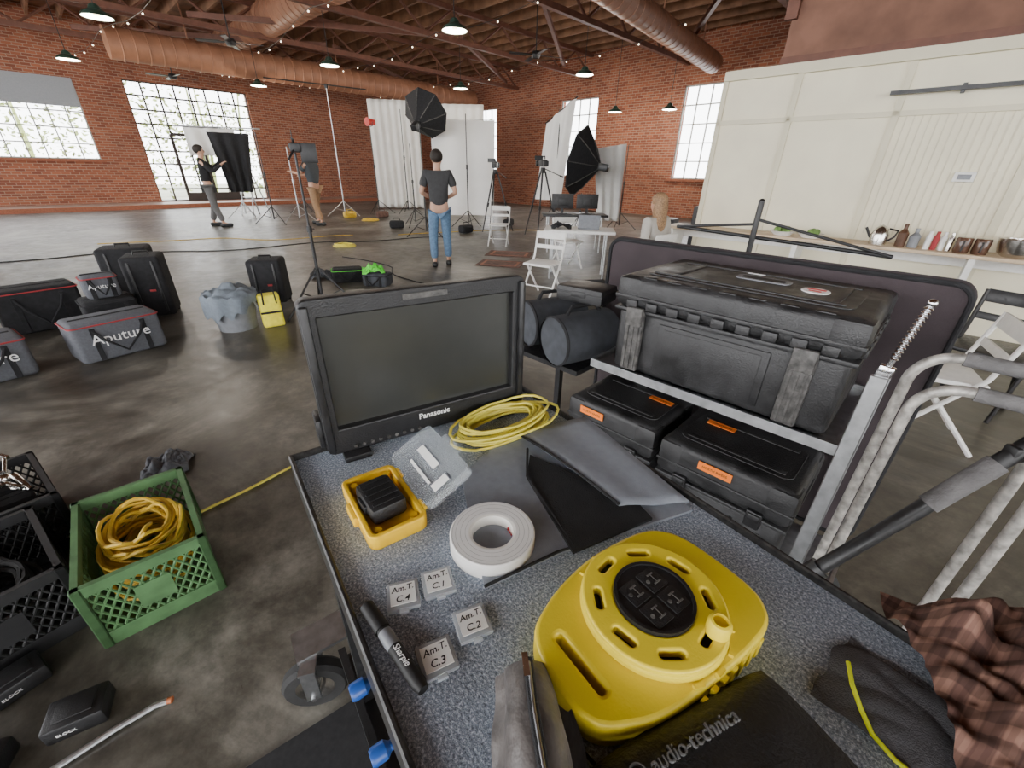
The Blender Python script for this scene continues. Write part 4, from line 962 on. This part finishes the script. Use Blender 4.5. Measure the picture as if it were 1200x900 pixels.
for i,(x,y,h) in enumerate([(4.1,9.6,.9),(4.8,9.0,.75),(3.4,10.2,.6)]):
    b=B(); b.box((0,0,h/2),(.5,.45,h),bev=.02); b.box((0,-.23,h*.7),(.2,.02,.03)); b.box((0,0,h*.8),(.51,.46,.01)); b.box((-.15,-.23,h*.8),(.04,.02,.06)); b.box((.15,-.23,h*.8),(.04,.02,.06))
    solo("road_case","black road case standing near the back wall","case",b,casem,fr(x,y,-40),"road cases")
for (x,y,w_,h_,a) in((-.1,8.7,.9,.6,-10),(-.25,7.7,.8,.55,-12)):
    b=B(); b.box((0,0,.005),(w_,h_,.01),bev=.002,seg=1); b.i=1; b.box((0,0,.0105),(w_*.82,h_*.75,.001)); b.i=0; b.box((0,0,.0112),(w_*.7,h_*.6,.001)); solo("floor_rug","small brown patterned rug on the concrete","rug",b,[rugm,stagee],fr(x,y,a),"small rugs")
def fcable(pts,r,m,label):
    P_=[]
    for a,c in zip(pts,pts[1:]):
        for k in range(8):
            u=k/8; p_=Vector(a).lerp(Vector(c),u); P_.append((p_.x+.35*noise.noise(Vector((p_.x*.8,p_.y*.8,1))),p_.y+.35*noise.noise(Vector((p_.y*.8,p_.x*.8,7))),r))
    b=B(); b.tube(P_,r,6); solo("floor_cable",label,"cable",b,m)
fcable([(-9,6.5),(-7.5,8),(-6,8.4),(-4,9.6),(-2.5,10.6),(-1.5,11)],.009,rubber,"black cable snaking over the concrete floor")
fcable([(-8.5,9.0),(-7,9.8),(-5.2,10.2),(-4,11)],.007,oyel,"orange extension cord lying across the floor")
fcable([(-3.2,8.2),(-2,7.2),(-1.4,6.2),(-.9,5.6)],.008,rubber,"thin black cable lying on the floor")
fcable([(-3.0,11),(-1.5,12.2),(.5,12.6),(2,12.2)],.009,oyel,"orange extension cord around the set")
coil("coiled_cable","small coil of yellow cable on the set floor",-3.6,9.2,.01,.22,.15,6,.012,yelc,I4,.3,.05)
coil("coiled_cable","coil of orange cable on the set floor",-4.6,14.2,.01,.25,.2,6,.014,oyel,I4,.3,.05)
for (x,y,c_) in((-4.5,15.2,rugm),(-1.3,11.7,blackf),(-5.5,14.9,oyel),(-3.3,12.4,blackf),(-.2,13.4,blackf)):
    b=B(); b.box((0,0,.11),(.4,.22,.2),bev=.06,seg=3); b.tube([(-.1,0,.2),(-.08,0,.27),(.08,0,.27),(.1,0,.2)],.012,6); solo("sandbag","heavy sandbag weighting the stands","sandbag",b,c_,fr(x,y,random.uniform(0,90)),"sandbags")
# ---------------------------------------------------------------- people
def skinmesh(name,V,E,m,par,label=None,sub=2):
    me=bpy.data.meshes.new(name); me.from_pydata([v[0] for v in V],E,[]); me.materials.append(m)
    o=bpy.data.objects.new(name,me); COL.objects.link(o); o.parent=par
    md=o.modifiers.new("skin","SKIN"); md.use_smooth_shade=True
    sv=me.skin_vertices[0].data
    for i,v in enumerate(V):
        r_=v[1]; sv[i].radius=(r_,r_) if not hasattr(r_,'__len__') else r_
    sv[0].use_root=True
    s=o.modifiers.new("sub","SUBSURF"); s.levels=sub; s.render_levels=sub
    if label:o["label"]=label
    return o
def person(label,M,top,bot,hair,pose={},sc=1,longsl=False,longhair=False,shoe=black):
    J=dict(pelvis=(0,0,.94),waist=(0,.0,1.08),chest=(0,.0,1.28),nb=(0,0,1.44),neck=(0,.01,1.49),jaw=(0,.03,1.55),head=(0,.02,1.62),crown=(0,.0,1.68),
      hL=(-.09,0,.90),kL=(-.11,.02,.50),aL=(-.12,-.02,.09),hR=(.09,0,.90),kR=(.11,.02,.50),aR=(.12,-.02,.09),
      sL=(-.18,0,1.41),eL=(-.24,-.04,1.14),wL=(-.22,.14,.98),sR=(.18,0,1.41),eR=(.24,-.04,1.14),wR=(.22,.14,.98))
    J.update(pose); J={k:Vector(v) for k,v in J.items()}
    R=thing("person",label,"person",M@Matrix.Scale(sc,4))
    V=[];E=[];idx={}
    def a(k,p_,r_,par=None):
        idx[k]=len(V); V.append((Vector(p_),r_))
        if par: E.append((idx[par],idx[k]))
    a('pelvis',J['pelvis'],(.12,.10)); a('waist',J['waist'],(.12,.09),'pelvis'); a('chest',J['chest'],(.14,.10),'waist'); a('nb',J['nb'],(.07,.06),'chest'); a('neck',J['neck'],.055,'nb')
    a('jaw',J['jaw'],(.06,.07),'neck'); a('head',J['head'],(.078,.092),'jaw'); a('crown',J['crown'],(.062,.075),'head')
    hd=J['head']
    a('nose',hd+Vector((0,.105,-.02)),.014,'head'); a('earL',hd+Vector((-.088,-.005,-.01)),(.012,.022),'head'); a('earR',hd+Vector((.088,-.005,-.01)),(.012,.022),'head')
    for S in 'LR':
        sg=-1 if S=='L' else 1
        a('s'+S,J['s'+S],.055,'chest'); a('e'+S,J['e'+S],.040,'s'+S); a('w'+S,J['w'+S],.026,'e'+S)
        d=(J['w'+S]-J['e'+S]).normalized(); side=d.cross(Vector((0,0,1)))
        if side.length<.1: side=Vector((1,0,0))
        side.normalize(); pl=J['w'+S]+d*.06; a('p'+S,pl,(.036,.018),'w'+S)
        for k in range(4):
            o_=side*(.027-.018*k); ln=(.055,.066,.062,.048)[k]; b0=pl+d*.03+o_
            dn=Vector((0,0,-1)) if abs(d.z)<.8 else Vector((0,.6,0))
            a('f%s%d'%(S,k),b0+d*ln*.5+dn*.006,.009,'p'+S); a('g%s%d'%(S,k),b0+d*ln+dn*.03,.008,'f%s%d'%(S,k))
        a('t'+S,pl-d*.02+side*.045,.010,'p'+S); a('u'+S,pl+d*.02+side*.06,.009,'t'+S)
        a('h'+S,J['h'+S],.085,'pelvis'); a('k'+S,J['k'+S],.055,'h'+S); a('a'+S,J['a'+S],.036,'k'+S); a('toe'+S,J['a'+S]+Vector((0,.13,-.05)),.032,'a'+S)
    skinmesh("body",V,E,skin,R)
    for sx in(-.03,.03):
        b=B(); b.sph(hd+Vector((sx,.082,.0)),.011,8); part("eye",b,ink,R)
    b=B(); b.box(hd+Vector((0,.088,-.052)),(.04,.01,.008),bev=.003); part("mouth",b,redink,R)
    V2=[(J['waist']+Vector((0,0,-.16)),(.165,.13)),(J['waist'],(.155,.12)),(J['chest'],(.178,.13)),(J['nb'],(.080,.070))]; E2=[(0,1),(1,2),(2,3)]
    for S in 'LR':
        i=len(V2); V2.append((J['s'+S],.075)); E2.append((2,i))
        if longsl: V2.append((J['e'+S],.055)); V2.append((J['w'+S],.04)); E2+= [(i,i+1),(i+1,i+2)]
        else: V2.append((J['s'+S].lerp(J['e'+S],.75),.066)); E2.append((i,i+1))
    skinmesh("shirt",V2,E2,top,R)
    V3=[(J['pelvis'],(.15,.125))]; E3=[]
    for S in 'LR':
        i=len(V3); V3.append((J['h'+S]+Vector((0,0,-.05)),.10)); V3.append((J['k'+S],.078)); V3.append((J['a'+S]+Vector((0,0,.03)),.065)); E3+=[(0,i),(i,i+1),(i+1,i+2)]
    skinmesh("trousers",V3,E3,bot,R)
    for S in 'LR':
        b=B(); b.box(J['a'+S]+Vector((0,.055,-.045)),(.095,.27,.085),bev=.035,seg=3); part("shoe",b,shoe,R)
    b=B(); b.sph(hd+Vector((0,-.018,.03)),(.098,.108,.10),16)
    if longhair:
        b.sph(hd+Vector((0,-.05,-.08)),(.110,.080,.19),16); b.sph(hd+Vector((0,-.085,-.22)),(.100,.050,.15),14)
    for v in list(b.bm.verts):
        if v.co.y>hd.y+.045 and v.co.z<hd.z+.06: v.co.y=hd.y+.045
    part("hair",b,hair,R)
    return R
person("man in charcoal tee and blue jeans standing with his back turned",fr(-1.25,7.42,8),tee,jean,hairb,dict(wL=(-.14,.17,1.06),wR=(.14,.18,1.06),eL=(-.27,-.03,1.14),eR=(.27,-.03,1.14),kL=(-.12,.03,.50),aL=(-.12,-.06,.09),kR=(.10,.06,.50),aR=(.11,.10,.09)),sc=1.02)
person("man in slate tee and tan trousers reaching toward a stand",fr(-5.65,12.9,75),gtee,tan,hairb,dict(wL=(-.20,.42,1.22),wR=(.16,.40,1.15),eL=(-.24,.16,1.18),eR=(.24,.14,1.16),aL=(-.12,-.16,.09),kL=(-.11,-.02,.5),aR=(.12,.14,.09),kR=(.11,.10,.5)),sc=1.12)
person("person in black top and grey trousers holding up a flag cloth",fr(-8.1,12.1,-60),btop,gpan,hairb,dict(wL=(-.18,.40,1.45),wR=(.20,.38,1.35),eL=(-.24,.18,1.25),eR=(.25,.18,1.2),aL=(-.15,-.10,.09),aR=(.15,.12,.09)),sc=1.12,longsl=True)
person("woman with long light-brown hair seated beside the table",fr(1.85,5.85,35)@T(0,0,-.46),oat,gpan,hairl,dict(hL=(-.09,.06,.93),kL=(-.12,.46,.92),aL=(-.12,.44,.55),hR=(.09,.06,.93),kR=(.12,.46,.92),aR=(.12,.44,.55),wL=(-.12,.38,1.12),wR=(.12,.38,1.12)),longsl=True,longhair=True)
dup(c0,fr(1.85,5.85,35),"white folding chair under the seated woman")
